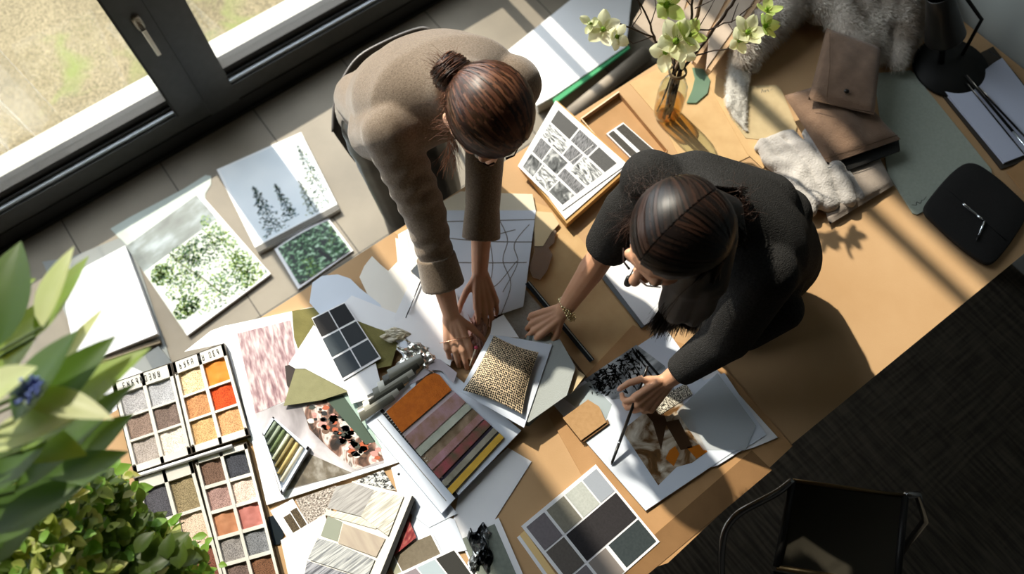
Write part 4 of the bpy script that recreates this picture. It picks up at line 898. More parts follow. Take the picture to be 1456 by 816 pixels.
# u runs up-right along the top edge, v runs down-right along the side
for u0, v0, u1, v1, m in [(.035, .04, .27, .335, cl('plum_grey', '#6f686b', '#777073')), (.30, .04, .53, .335, cl('olive_grey', '#7d796c', '#868275')), (.55, .04, .77, .335, cl('silver', '#a9aca6', '#b6b9b3')), (.785, .04, .975, .335, cl('blue_grey', '#9aa0aa')),
                       (.035, .355, .27, .68, cl('umber', '#5c5550', '#655e58')), (.30, .355, .975, .68, cl('charcoal', '#262325', '#2d2a2c')), (.035, .70, .27, 1.0, cl('plum_grey', '#6f686b', '#777073')), (.30, .70, .53, .99, cl('warm_grey', '#8a817b')), (.57, .70, .975, .975, cl('slate', '#2c3436', '#343c3e'))]:
    b = MB(); b.prism(Ql.rect(u0, v0, u1, v1), .758, .7588); b.build('swatch', m, t)
t = sheet('cream_folder', 'cream folder with a white edge under the large swatch card', 'folder', [(735, 764), (746, 754), (800, 830), (785, 835)], .7515, mat('cream_folder', '#e0bf85', .7), .0015); sheet('white_edge', None, None, [(735, 764), (739, 761), (788, 830), (784, 833)], .7531, paper, .0006, parent=t)
# collage and papers of the woman in black
LP = Lay(.7572)
g = 'loose leaves under the collage'
sheet('loose_leaf', 'wide white leaf reaching furthest right under the collage', 'paper', [(960, 560), (1010, 515), (1106, 622), (1072, 636), (1010, 655)], LP(.0012), paper, .0012)
sheet('loose_leaf', 'grey white leaf between the collage and the widest leaf', 'paper', [(950, 560), (1030, 530), (1090, 618), (1020, 662), (940, 680)], LP(.0012), paper_cool, .0012)
cg = [(784, 572), (946, 466), (1064, 628), (918, 726)]
t = empty('collage_sheet', P(920, 600, .76), 'white collage sheet with tree photo and amber bottle photo under the pen', 'collage')
z = LP(.001); sheet('leaf', None, None, cg, z, paper_cool, .0012, parent=t); Qk = Quad(cg, z + .0014)
inv = [1]
def uvof(Q, px, py):
    w = np.array(PXY(px, py, Q.z)); u = v = .5
    for _ in range(30):
        p = np.array(Q.pt(u, v)); e = 1e-4; du = (np.array(Q.pt(u + e, v)) - p) / e; dv = (np.array(Q.pt(u, v + e)) - p) / e
        s_ = np.linalg.solve(np.array([du, dv]).T, w - p); u += s_[0]; v += s_[1]
    return (u, v)
U = lambda Q, pts: [uvof(Q, *p) for p in pts]
tree_pic = ramp_pic('tree_bw', [(.3, '#5d6165'), (.46, '#8a9095'), (.56, '#aeb5ba'), (.7, '#cfd5da')], 5, 8, (1, 3, 1), .4, .3)
amber_pic = ramp_pic('amber_picture', [(.28, '#241a12'), (.42, '#6b4c2b'), (.52, '#b7a894'), (.66, '#e6dfd2')], 4.5, 7, (1, 1, 1), .35, 1.6)
patch('tree_photo', Qk, [U(Qk, [(830, 540), (905, 490), (945, 520), (962, 560), (870, 568)])], Qk.z, tree_pic, t)
r = random.Random(15); blackink = mat('black_ink', '#101112', .4); pl = []
for _ in range(420):
    a = r.random(); x = 842 + 66 * a + r.gauss(0, 7); y = 548 - 42 * a + r.gauss(0, 10 + 8 * a); s_ = r.uniform(.8, 3.2); th = r.uniform(0, 3)
    if not (838 < x < 940 and 495 + abs(x - 905) * .62 < y < 562): continue
    pl.append(U(Qk, [(x + s_ * 1.6 * math.cos(th), y + s_ * 1.6 * math.sin(th)), (x - s_ * .5 * math.sin(th), y + s_ * .5 * math.cos(th)), (x - s_ * 1.6 * math.cos(th), y - s_ * 1.6 * math.sin(th)), (x + s_ * .5 * math.sin(th), y - s_ * .5 * math.cos(th))]))
for x0, y0, x1, y1, w in ((898, 496, 935, 548, 1.6), (905, 500, 950, 552, 2.6), (890, 502, 920, 552, 1.2), (880, 510, 905, 556, 1.0), (868, 522, 892, 560, 1.4)):
    pl.append(U(Qk, [(x0, y0), (x0 + w, y0 - w), (x1 + w, y1 - w), (x1, y1)]))
patch('tree_ink', Qk, pl, Qk.z + .0003, blackink, t)
patch('bottle_photo', Qk, [U(Qk, [(884, 612), (950, 560), (970, 570), (1006, 642), (984, 658), (962, 664), (936, 690)])], Qk.z, amber_pic, t)
patch('amber_patch', Qk, [(U(Qk, [(952, 640), (960, 634), (966, 645), (958, 663), (946, 652)]), 0), (U(Qk, [(976, 636), (996, 632), (1006, 642), (990, 652)]), 0), (U(Qk, [(905, 572), (935, 560), (948, 600), (940, 640), (928, 600)]), 1), (U(Qk, [(945, 600), (965, 596), (985, 636), (968, 640)]), 1)], Qk.z + .0003, [mat('amber_ink', '#b0651a', .35), mat('umber_ink', '#3f2a18', .4)], t)
patch('grey_wash', Qk, [U(Qk, [(800, 566), (838, 542), (870, 575), (858, 606)])], Qk.z + .0002, mat('wash_grey', '#a9b4b8', .5, '#94a1a6', 6, 3), t)
tr = sheet('tracing_leaf', 'translucent grey tracing leaf lying over the right of the collage', 'tracing paper', [(962, 585), (1020, 530), (1075, 605), (1060, 640), (1000, 640)], LP(.0008), thin_glass('tracing_paper', (.80, .82, .83), 1.1, .5, .35), .0005)
o = sheet('stripe_print', 'small black and white striped photo above the tracing leaf', 'photo print', [(925, 572), (975, 545), (985, 560), (938, 590)], LP(.0006), ramp_pic('stripe_bw', [(.4, '#151515'), (.5, '#8b8375'), (.6, '#f0ead8')], 6, 6, (8, 1, 1), .3), .0006)
kc = empty('kraft_booklet', P(832, 595, .77), 'small folded kraft booklet beside the hand with the pen', 'booklet')
sheet('cover', None, None, [(800, 594), (836, 568), (852, 578), (862, 600), (826, 626)], .7645, mat('kraft_pale', '#b38e64', .85, '#a78258', 80, 3, bump=.2, bscale=400), .006, parent=kc)
sheet('inner_leaf', None, None, [(827, 626), (864, 596), (866, 602), (830, 628)], .7625, kraftd, .004, parent=kc)

# ---- framed collage, black cards, wood samples and colour cases (left end)
LF = Lay(.7512)
fc = empty('framed_collage', P(440, 580, .752), 'large white-bordered collage of pink lace, pebbles and boxed fabric', 'collage')
fq = [(321, 463), (500, 424), (567, 657), (379, 718)]
sheet('border', None, None, fq, .7512, gloss_white, .008, parent=fc); Qf = Quad(fq, .7598)
pink = ramp_pic('lace_picture', [(.3, '#6f4f55'), (.46, '#a18285'), (.58, '#c4b1b0'), (.72, '#dad0cb')], 16, 10, (2.2, .7, 1), .4, .2)
peb = ramp_pic('pebble_picture', [(.25, '#14110f'), (.4, '#3e2f28'), (.5, '#8f6a5a'), (.58, '#d9cfc8'), (.68, '#5a4a40'), (.8, '#f2ebe8')], 9, 8, (1, 1, 1), .35, 1.2)
haze = ramp_pic('haze_picture', [(.3, '#6f686a'), (.5, '#b9b2b4'), (.7, '#e9e4e8')], 3, 5, (1, 1, 1), .4, .5)
patch('lace_photo', Qf, [U(Qf, [(337, 474), (413, 455), (430, 560), (363, 588)])], Qf.z, pink, fc)
patch('pebble_photo', Qf, [(U(Qf, [(363, 588), (430, 562), (496, 566), (540, 632), (546, 664 - 6), (398, 700)]), 0)], Qf.z, haze, fc)
patch('pebble_patch', Qf, [U(Qf, [(430, 578), (468, 566), (500, 585), (530, 620), (546, 654), (505, 668), (470, 640), (440, 610)])], Qf.z + .0002, peb, fc)
r = random.Random(11); pm = [mat('pebble_%d' % i, c, .4) for i, c in enumerate(['#1c1c1e', '#b05a3a', '#e9dccf', '#6d5140', '#c98f86', '#3a4038'])]; pl = []
for _ in range(70):
    t = r.random(); x, y = 450 + 80 * t + r.uniform(-14, 14), 585 + 70 * t + r.uniform(-14, 12); a = r.uniform(2.5, 7); n = 9; ph = r.uniform(0, 6)
    pl.append((U(Qf, [(x + a * (1 + .2 * math.sin(3 * k + ph)) * math.cos(2 * math.pi * k / n), y + a * .7 * math.sin(2 * math.pi * k / n)) for k in range(n)]), r.randrange(6)))
patch('pebbles', Qf, pl, Qf.z + .0004, pm, fc)
patch('green_band', Qf, [(U(Qf, [(462, 566), (488, 562), (534, 628), (520, 632)]), 0), (U(Qf, [(488, 562), (500, 560), (545, 640), (534, 630)]), 1)], Qf.z + .0005, [mat('band_green', '#4a584c', .3), mat('band_pale', '#a8bdb2', .3)], fc)
patch('dusky_photo', Qf, [U(Qf, [(398, 698), (440, 645), (500, 672)])], Qf.z + .0003, ramp_pic('dusky_picture', [(.3, '#2e2a24'), (.5, '#6b6152'), (.7, '#b9b4ab')], 8, 8), fc)
# boxed fabric rolls: pieces stand in a shallow tray
tr_ = empty('fabric_tray', P(410, 645, .762), 'narrow white tray with green and ochre fabric rolls on the collage', 'tray')
tq = [(373, 616), (388, 592), (440, 636), (400, 703)]; Qy = Quad(tq, .775); b = MB()
b.prism(Qy.rect(0, 0, 1, 1), .7605, .7625)
for rc in ((0, 0, 1, .05), (0, .95, 1, 1), (0, 0, .05, 1), (.93, 0, 1, 1)): b.prism(Qy.rect(*rc), .7625, .775)
b.build('tray_frame', paper_cool, tr_)
for k, (v0, v1, c) in enumerate([(.06, .44, '#8f988a'), (.46, .54, '#6c7a58'), (.56, .64, '#c9cbb4'), (.66, .76, '#9a8a5c'), (.78, .86, '#c4b07a'), (.88, .94, '#d9d2bb')]):
    a0, a1 = Qy.pt(v0 * .4 + .1, .08), Qy.pt(.9, .1)
# rolls run along the long side
for k, (u0, c) in enumerate([(.2, '#8f988a'), (.42, '#6c7a58'), (.56, '#c9cbb4'), (.7, '#9a8a5c'), (.84, '#c4b07a')]):
    pass
cols_ = ['#84907f', '#8a9480', '#66744f', '#c3c7ab', '#8b7d52', '#b8a36c', '#d8d0b8']
for k, c in enumerate(cols_):
    v = .10 + .125 * k; p0 = Qy.pt(.09, v); p1 = Qy.pt(.90, v); MB().tube([(*p0, .768), (*p1, .768)], .0062, 10).build('fabric_roll', mat('roll_%d' % k, c, .9, bump=.4, bscale=400), tr_, True)
# olive and brown cloth pieces
LO = Lay(.7640)
olive = mat('olive_suede', '#7c7440', .9, '#5f5a2c', 14, 5, bump=.3, bscale=300, sheen=.3); khaki = mat('khaki_card', '#8a8763', .85, '#827f5c', 40, 4, bump=.2, bscale=400)
sheet('olive_cloth', 'olive green cloth scrap with torn edge left of the black card', 'cloth', [(415, 442), (474, 432), (470, 450), (450, 480), (425, 500), (418, 480)], LO(.0012), olive, .0012)
sheet('olive_cloth', 'olive suede cloth piece right of the black card', 'cloth', [(505, 455), (545, 470), (566, 488), (562, 500), (556, 520), (535, 524), (520, 500)], LO(.0012), olive, .0012)
sheet('brown_scrap', 'dark brown triangular scrap beside the lace photo', 'scrap', [(405, 520), (425, 516), (418, 560), (408, 548)], LO(.001), mat('scrap_brown', '#3a322f', .8), .001)
sheet('khaki_card', 'triangular khaki card below the black swatch card', 'card', [(421, 521), (434, 523), (497, 556), (456, 569), (403, 577)], LO(.0012), khaki, .0012)
sheet('white_sheet', 'folded white leaf under the black swatch card', 'paper', [(410, 518), (446, 462), (455, 470), (500, 530), (497, 557), (434, 524), (420, 524)], LO(.001), paper, .001)
sheet('white_card', 'small blank white card at the foot of the black swatch card', 'card', [(488, 542), (534, 516), (545, 561), (500, 574)], LO(.0015), paper, .0015)
bc = [(443, 452), (490, 429), (542, 509), (488, 541)]
card('black_swatch_card', 'white edged card of six black and slate cloth squares', bc, LO(.003), [(.01 + .5 * i, .02 + .325 * j, .48 + .495 * i, .315 + .325 * j, cl(('ink', 'jet', 'slateblue', 'ink2', 'slate2', 'slate3')[j * 2 + i], ('#33302f', '#232427', '#444b50', '#2f3235', '#3a4046', '#383d41')[j * 2 + i])) for i in range(2) for j in range(3)])
# wood sample book
wbk = empty('wood_sample_book', P(490, 760, .78), 'open sample book of grey and white wood veneers with a black spine', 'sample book')
wq = [(501, 684), (588, 705), (536, 830), (424, 830)]
sheet('pages', None, None, wq, .760, paper_warm, .012, parent=wbk); sheet('spine', None, None, [(586, 704), (590, 709), (541, 836), (535, 830)], .760, blk, .016, parent=wbk)
Qw = Quad(wq, .7722)
wood = lambda n, a, b_, rot: weave_wood(n, a, b_, rot)
def weave_wood(n, a, b_, rot):
    if 'wood_' + n in MATS: return MATS['wood_' + n]
    m = mat('wood_' + n, a, .6); N = m.node_tree.nodes; L = m.node_tree.links; b = N['Principled BSDF']; tc = N.new('ShaderNodeTexCoord')
    mp = N.new('ShaderNodeMapping'); mp.inputs['Rotation'].default_value = (0, 0, rot); mp.inputs['Scale'].default_value = (14, 220, 1); L.new(tc.outputs['Object'], mp.inputs[0])
    nz = N.new('ShaderNodeTexNoise'); nz.inputs['Scale'].default_value = 1; nz.inputs['Detail'].default_value = 6; nz.inputs['Distortion'].default_value = .7; L.new(mp.outputs[0], nz.inputs['Vector'])
    rp = N.new('ShaderNodeValToRGB'); rp.color_ramp.elements[0].position = .36; rp.color_ramp.elements[1].position = .6; rp.color_ramp.elements[0].color = lin(b_); rp.color_ramp.elements[1].color = lin(a)
    L.new(nz.outputs['Fac'], rp.inputs[0]); L.new(rp.outputs[0], b.inputs['Base Color']); return m
def piece(name, Q, pts, m, parent, z0, z1, label=None):
    b = MB(); b.prism(Q.poly(U(Q, pts)), z0, z1); o = b.build(name, m, parent)
    if label: o['label'] = label
piece('veneer', Qw, [(478, 692), (502, 686), (533, 697), (513, 734), (466, 722)], wood('grey', '#b3afab', '#8b8784', .75), wbk, .772, .775, 'grey grained veneer')
piece('veneer', Qw, [(533, 697), (574, 706), (552, 762), (513, 734)], wood('white', '#e9e4d8', '#a09a8c', .95), wbk, .772, .775, 'white grained veneer')
piece('veneer', Qw, [(464, 724), (513, 736), (540, 747), (534, 752), (462, 732)], wood('cream', '#e2dccb', '#bdb6a5', -.4), wbk, .772, .774)
piece('veneer', Qw, [(488, 744), (548, 766), (535, 792), (481, 772)], mat('plain_beige', '#b9ab99', .6, '#a8998a', 9, 3, stretch=(6, 1, 1)), wbk, .772, .7745, 'plain beige veneer')
piece('veneer', Qw, [(452, 765), (478, 772), (533, 796), (522, 822), (438, 795)], wood('ash', '#c9c9c6', '#74767a', -.45), wbk, .772, .775, 'ash grey veneer')
piece('veneer', Qw, [(437, 797), (522, 824), (519, 832), (430, 832)], wood('smoke', '#a9a9b0', '#4c4d55', -.45), wbk, .772, .775)
piece('berry_photo', Qw, [(466, 733), (487, 742), (480, 770), (456, 762)], ramp_pic('berries', [(.35, '#232520'), (.5, '#8f9384'), (.62, '#dcded2')], 5, 5), wbk, .772, .7726)
o = sheet('cream_leaf', 'blank cream leaf left of the wood sample book', 'paper', [(399, 768), (462, 731), (470, 760), (428, 828), (412, 828)], .757, paper_warm, .0015)
o = sheet('glitter_card', 'white card with brown glitter swatches above the cream leaf', 'swatch card', [(384, 726), (416, 709), (440, 748), (412, 770)], .7535, paper, .0025)
Qr = Quad([(384, 726), (416, 709), (440, 748), (412, 770)], .7562); glit = dots('glitter_brown', '#6d5d45', '#3d3223', 500, .2, .6)
for rc in ((.3, .35, .62, .9), (.66, .3, .95, .9)): b = MB(); b.prism(Qr.rect(*rc), .756, .757); b.build('swatch', glit, o)
sheet('granite_print', 'mottled brown granite print above the wood sample book', 'print', [(420, 710), (478, 690), (470, 730), (438, 748)], .7535, ramp_pic('granite', [(.35, '#3c332c'), (.5, '#9a8e84'), (.65, '#d5cdc4')], 18, 8), .0015)
sheet('leaf_print', 'black and white leaf print corner above the spine of the wood book', 'print', [(503, 684), (545, 668), (563, 697), (530, 692)], .754, ramp_pic('leaf_bw', [(.4, '#1c1c1c'), (.5, '#9b9b99'), (.6, '#e8e8e6')], 7, 7, (1, 1, 1), .3, 1.5), .0012)
sheet('navy_film', 'glossy dark film scrap between the colour case and the cream leaf', 'film', [(381, 735), (392, 732), (404, 760), (397, 774), (388, 775)], .7525, mat('navy_gloss', '#20262d', .15), .001)

# colour cases
casem = mat('case_white', '#dcd8cf', .4, '#cfcac0', 8, 3); rimm = mat('case_rim', '#3b342c', .35, metal=.5)
def gran(n, c, c2):
    m = dots('grain_' + n, c2, c, 380, .15, .6, .9)
    e = [x for x in m.node_tree.nodes if x.type == 'VALTORGB'][0].color_ramp.elements; a = lin(c2); e[0].color = (a[0] * .6, a[1] * .6, a[2] * .6, 1); a = lin(c); e[1].color = (min(1, a[0] * 1.25), min(1, a[1] * 1.25), min(1, a[2] * 1.25), 1); return m
def case(label, pts, z, cells, strip, seed, letters=True):
    t = empty('colour_case', P(*pts[0], z), label, 'colour case'); Q = Quad(pts, z + .02); b = MB(); r = random.Random(seed)
    b.prism(Q.rect(0, 0, 1, 1), z, z + .006)
    for rc in ((0, 0, 1, strip), (0, .93, 1, 1), (0, 0, .055, 1), (.945, 0, 1, 1), (.47, 0, .53, 1)): b.prism(Q.rect(*rc), z + .006, z + .02)
    nrow = len(cells) // 2; H0 = (.93 - strip) / nrow
    for k in range(1, nrow): b.prism(Q.rect(0.05, strip + H0 * k - .012, .95, strip + H0 * k + .012), z + .006, z + .0185)
    b.build('case_frame', casem, t)
    b = MB()
    for rc in ((-.012, -.008, 1.012, .0), (-.012, 1, 1.012, 1.008), (-.012, 0, .0, 1), (1.0, 0, 1.012, 1)): b.prism(Q.rect(*rc), z, z + .0205)
    b.build('rim', rimm, t)
    for i, m in enumerate(cells):
        ro, co = divmod(i, 2); u0, u1 = ((.055, .47), (.53, .945))[co]; v0 = strip + H0 * ro + (.012 if ro else 0); v1 = strip + H0 * (ro + 1) - (.012 if ro < nrow - 1 else 0)
        n = 10; vs = []
        for j in range(n + 1):
            for k in range(n + 1):
                x, y = Q.pt(u0 + (u1 - u0) * k / n, v0 + (v1 - v0) * j / n); vs.append((x, y, z + .011 + (r.random() * .0022 + .002 * math.sin(k * .7 + seed) if 0 < j < n and 0 < k < n else 0)))
        obj('colour_pan', vs, [(j * (n + 1) + k, (j + 1) * (n + 1) + k, (j + 1) * (n + 1) + k + 1, j * (n + 1) + k + 1) for j in range(n) for k in range(n)], m, t, True)
    if letters:
        pl = []; x = .16 if seed % 2 else .12
        for k in range(9):
            w = .028; y0, y1 = strip * .25, strip * .72
            for s_ in r.sample([((0, 0), (0, 1)), ((0, 0), (1, 0)), ((0, .5), (1, .5)), ((0, 1), (1, 1)), ((1, 0), (1, 1)), ((0, 0), (1, 1))], 4):
                pl += line_uv([(x + s_[0][0] * w, y0 + s_[0][1] * (y1 - y0)), (x + s_[1][0] * w, y0 + s_[1][1] * (y1 - y0))], .011)
            x += .075 + (.06 if letters == 2 and k in (3, 5) else 0)
        patch('lettering', Q, pl, z + .0204, blk, t)
    b = MB()
    for u, v in ((.03, strip), (.97, .93), (.03, .93)): c = Q.pt(u, v); b.lathe([(0, .003), (.003, .003), (.003, 0)], (*c, z + .02), 10)
    b.build('rivet', rimm, t); return t
cA = [gran('silver', '#a9a5a6', '#8d898a'), gran('mist', '#aeadb1', '#929195'), gran('brown', '#8a7468', '#6a584e'), gran('cocoa', '#76645c', '#564841'), gran('dust', '#a79b94', '#8f837c'), gran('shell', '#ddd0c4', '#c9bbae')]
cB = [gran('patch', '#d6c39a', '#c05a28'), mat('orange_plain', '#d98425', .7, '#cf7a1d', 30, 3), gran('copper', '#b98358', '#93613c'), gran('rust', '#c4481a', '#962f10'), gran('sand', '#c29c6c', '#a5804f'), gran('apricot', '#c49468', '#a4764b')]
case('white colour case of grey and brown powder pans, one of the two with dark lettering', [(160, 545), (242, 517), (272, 645), (191, 672)], .7515, cA, .14, 1)
case('colour case with orange and rust powder pans, the brightest of the four', [(245, 516), (318, 489), (354, 618), (274, 644)], .7515, cB, .13, 4, 2)
cC = [gran('slate', '#4c4a50', '#3a383d'), gran('bronze', '#8c7c5e', '#5f5238'), gran('gold', '#a8966f', '#7e6d47'), gran('blush', '#cfb7a2', '#b59a84'), gran('blue', '#4e525b', '#34373e'), gran('maroon', '#7a4a3c', '#5a342a')]
cD = [gran('walnut', '#6f5547', '#503b30'), gran('navy', '#3a3b42', '#26272c'), gran('mauve', '#a08079', '#7d5f59'), gran('cream', '#cdb8ab', '#a88f82'), mat('terracotta', '#b87f5c', .8, '#aa7150', 60, 3), mat('rosewood', '#b9756c', .8, '#a9665d', 60, 3), gran('ash', '#8b8583', '#5d5856'), gran('steel', '#77787c', '#55565a'), gran('dusk', '#6d5a54', '#4c3e39'), gran('chestnut', '#75503a', '#54382a')]
case('colour case of bronze and gold pans half hidden by the leafy plant', [(192, 682), (272, 655), (322, 836), (236, 860)], .7515, cC, .10, 3, False)
case('long colour case of walnut, rose and terracotta pans beside the framed collage', [(276, 652), (350, 630), (402, 838), (328, 858)], .7515, cD, .04, 5, False)
rlr = empty('white_roll', P(270, 660, .775), 'thin white paper roll lying across the joint of the colour cases', 'paper roll')
MB().tube([P(190, 678, .7775), P(330, 634, .7775)], .0055, 14).build('roll', paper, rlr, True)
b = sheet('blueprint_leaf', 'pale blue printed leaf sticking out left of the grey colour case', 'paper', [(128, 632), (158, 612), (185, 668), (190, 700), (150, 690)], .7512, ramp_pic('blue_leaf', [(.35, '#9fb2c4'), (.6, '#dfe5ec')], 5, 3, (1, 8, 1)), .001) if False else None
sheet('under_leaf', 'white leaf showing between the orange colour case and the collage', 'paper', [(262, 500), (300, 470), (322, 462), (345, 540), (368, 640), (352, 625), (319, 488)], .7506, paper, .0006)
# ================================================================ PEOPLE
skin = mat('skin_light', '#d8a88c', .5, '#cf9b7e', 14, 4, bump=.12, bscale=300, spec=.35, sub=.08)
skin2 = mat('skin_warm', '#cf9d7d', .5, '#c59070', 14, 4, bump=.12, bscale=300, spec=.35, sub=.08)
nailm = mat('nail', '#dba893', .3); nail2 = mat('nail_dark', '#8c4a44', .3)
eyew = mat('eye_white', '#ded8d0', .2); iris = mat('iris_brown', '#2c1c14', .1); lipm = mat('lip', '#a8635a', .45); brow = mat('brow_hair', '#2a1b14', .9)
def hand(mb, W, K, n, side, curl, sc=1.0, spread=1.0, thumb=(.5, .35, .3), reach=None):
    """five fingers on a palm. W wrist, K knuckle centre, n back of hand, side +1: thumb on the n x f side"""
    W, K = np.array(W, float), np.array(K, float); f = nrm(K - W); n = nrm(np.array(n) - np.dot(n, f) * f); s = np.cross(n, f) * side; L = np.linalg.norm(K - W); tips = []
    rot = lambda d, a: d * math.cos(a) - n * math.sin(a)
    def rot2(f_, n_, a): return f_ * math.cos(a) - n_ * math.sin(a), n_ * math.cos(a) + f_ * math.sin(a)
    for i, (off, fo, ln, rr) in enumerate([(1.5, -.002, .072, .0086), (.5, .005, .080, .0088), (-.5, .001, .074, .0084), (-1.5, -.010, .058, .0075)]):
        k = K + s * off * .0212 * sc * (.9 + .1 * spread) + f * fo; base = W + s * off * .009
        mb.cap(base + f * .012, .0135 * sc, k - n * .004, .0108 * sc); mb.cap(base + f * .012 - n * .006, .012 * sc, k - n * .010, .0095 * sc)
        d, nn = f + s * off * .05 * spread, n; d = nrm(d); c = curl[i]; p = k - n * .002; seg = (.46, .3, .24); r0 = rr * sc
        for j in range(3):
            d, nn = rot2(d, nn, c[j]); q = p + d * ln * sc * seg[j]; mb.cap(p, r0, q, r0 * .93); p = q; r0 *= .93
        tips.append((p, d, nn, r0))
    # thumb leaves the side of the palm near its base
    p = W + f * .022 * sc + s * .020 * sc - n * .004; d = nrm(f * .62 + s * .62 - n * .35); r0 = .0125 * sc
    mb.cap(W + f * .01, .014 * sc, p, .0135 * sc)
    for j, (ln, ang) in enumerate([(.040, 0), (.034, thumb[1]), (.028, thumb[2])]):
        d = nrm(d + (f * .9 - s * .55) * ang * thumb[0] * 2 * (1 if j else 0)); q = p + d * ln * sc; mb.cap(p, r0, q, r0 * .86); p = q; r0 *= .86
    tips.append((p, d, nrm(n + s * .4), r0))
    return tips
def nails(tips, m, parent):
    for p, d, n_, r0 in tips:
        b = MB(); sd_ = nrm(np.cross(d, n_)); b.ell(p + n_ * r0 * .72 + d * r0 * .35, [sd_, d, n_], (r0 * .66, r0 * .85, r0 * .3), 12); b.build('fingernail', m, parent, True)
def head(mb, Cc, f, u, parent_info, sc=1.0):
    f = nrm(f); u = nrm(np.array(u) - np.dot(u, f) * f); s = np.cross(f, u); g = lambda a, b, c: Cc + (s * a + f * b + u * c) * sc; A = [s, f, u]
    mb.ell(g(0, -.008, .012), A, (.074 * sc, .093 * sc, .088 * sc)); mb.ell(g(0, .028, -.035), A, (.060 * sc, .064 * sc, .078 * sc)); mb.ell(g(0, .055, -.092), A, (.030 * sc, .026 * sc, .022 * sc))
    mb.cap(g(0, .086, .005), .009 * sc, g(0, .112, -.032), .012 * sc); mb.cap(g(-.012, .096, -.038), .008 * sc, g(.012, .096, -.038), .008 * sc)       # nose
    mb.cap(g(-.035, .078, .018), .010 * sc, g(.035, .078, .018), .010 * sc)                                                            # brow ridge
    mb.cap(g(-.016, .086, -.066), .0075 * sc, g(.016, .086, -.066), .0075 * sc)                                                      # lips
    for q in (-1, 1): mb.ell(g(q * .075, -.006, -.018), A, (.008 * sc, .018 * sc, .030 * sc)); mb.cap(g(q * .034, .062, -.028), .02 * sc, g(q * .045, .03, -.055), .02 * sc)
    return g, (s, f, u)
def face_parts(parent, g, A, sc=1.0, lash=True):
    s, f, u = A
    for q in (-1, 1):
        b = MB(); b.ell(g(q * .031, .076, -.002), [s, f, u], (.0125 * sc, .010 * sc, .010 * sc), 16); e = b.build('eye', eyew, parent, True)
        b = MB(); b.ell(g(q * .031, .084, -.005), [s, f, u], (.006 * sc, .0035 * sc, .006 * sc), 14); b.build('iris', iris, e, True)
        MB().tube([g(q * .014, .097, .020), g(q * .031, .094, .027), g(q * .050, .078, .022)], .0028, 8, r1=.0012).build('eyebrow', brow, parent, True)
        if lash: MB().tube([g(q * .018, .086, .006), g(q * .031, .090, .009), g(q * .045, .076, .004)], .0016, 6).build('eyelash', brow, parent, True)
    MB().tube([g(-.020, .090, -.066), g(0, .0955, -.063), g(.020, .090, -.066)], [.002, .0045, .002], 10).build('lips', lipm, parent, True)
def strands(name, paths, m, parent, r=.0006, kind='stuff', seed=0, ctr=None):
    """fine hairs as slim three sided ribbons in one mesh"""
    vs = []; fs = []; mids = []; rs = np.random.RandomState(seed); ml = m if isinstance(m, list) else [m]
    for p in paths:
        p = [np.array(q) for q in p]; k = len(p); n0 = len(vs); mi = int(rs.randint(len(ml))); mids += [mi] * (3 * (k - 1))
        if ctr is not None:      # flat ribbons lying on the head
            mids = mids[:len(mids) - 3 * (k - 1)] + [mi] * (k - 1)
            for i in range(k):
                t = nrm(p[min(i + 1, k - 1)] - p[max(i - 1, 0)]); a = nrm(np.cross(nrm(p[i] - ctr), t)); w = r * 1.3 * (1 - .75 * (i / (k - 1)) ** 3); vs += [p[i] - a * w, p[i] + a * w]
            for i in range(k - 1): fs.append((n0 + 2 * i, n0 + 2 * i + 1, n0 + 2 * i + 3, n0 + 2 * i + 2))
            continue
        for i in range(k):
            t = nrm(p[min(i + 1, k - 1)] - p[max(i - 1, 0)]); a = nrm(np.cross(t, [.31, .2, .93])); b = np.cross(t, a); w = r * (1 - .75 * (i / (k - 1)) ** 3)
            for j in range(3): th = 2.094 * j; vs.append(p[i] + w * (math.cos(th) * a + math.sin(th) * b))
        for i in range(k - 1):
            for j in range(3): fs.append((n0 + i * 3 + j, n0 + (i + 1) * 3 + j, n0 + (i + 1) * 3 + (j + 1) % 3, n0 + i * 3 + (j + 1) % 3))
    o = obj(name, vs, fs, m, parent, True, mids=mids); o['kind'] = kind; return o
def frust(mb, p0, r0, p1, r1, n=30, sq=None):
    p0, p1 = np.array(p0, float), np.array(p1, float); t = nrm(p1 - p0); a = nrm(np.cross(t, [0, 0, 1.])); b = np.cross(t, a)
    mb.loft([(p0, a * r0, b * r0), (p0 * .5 + p1 * .5, a * (r0 + r1) / 2, b * (r0 + r1) / 2), (p1, a * r1, b * r1)], n)

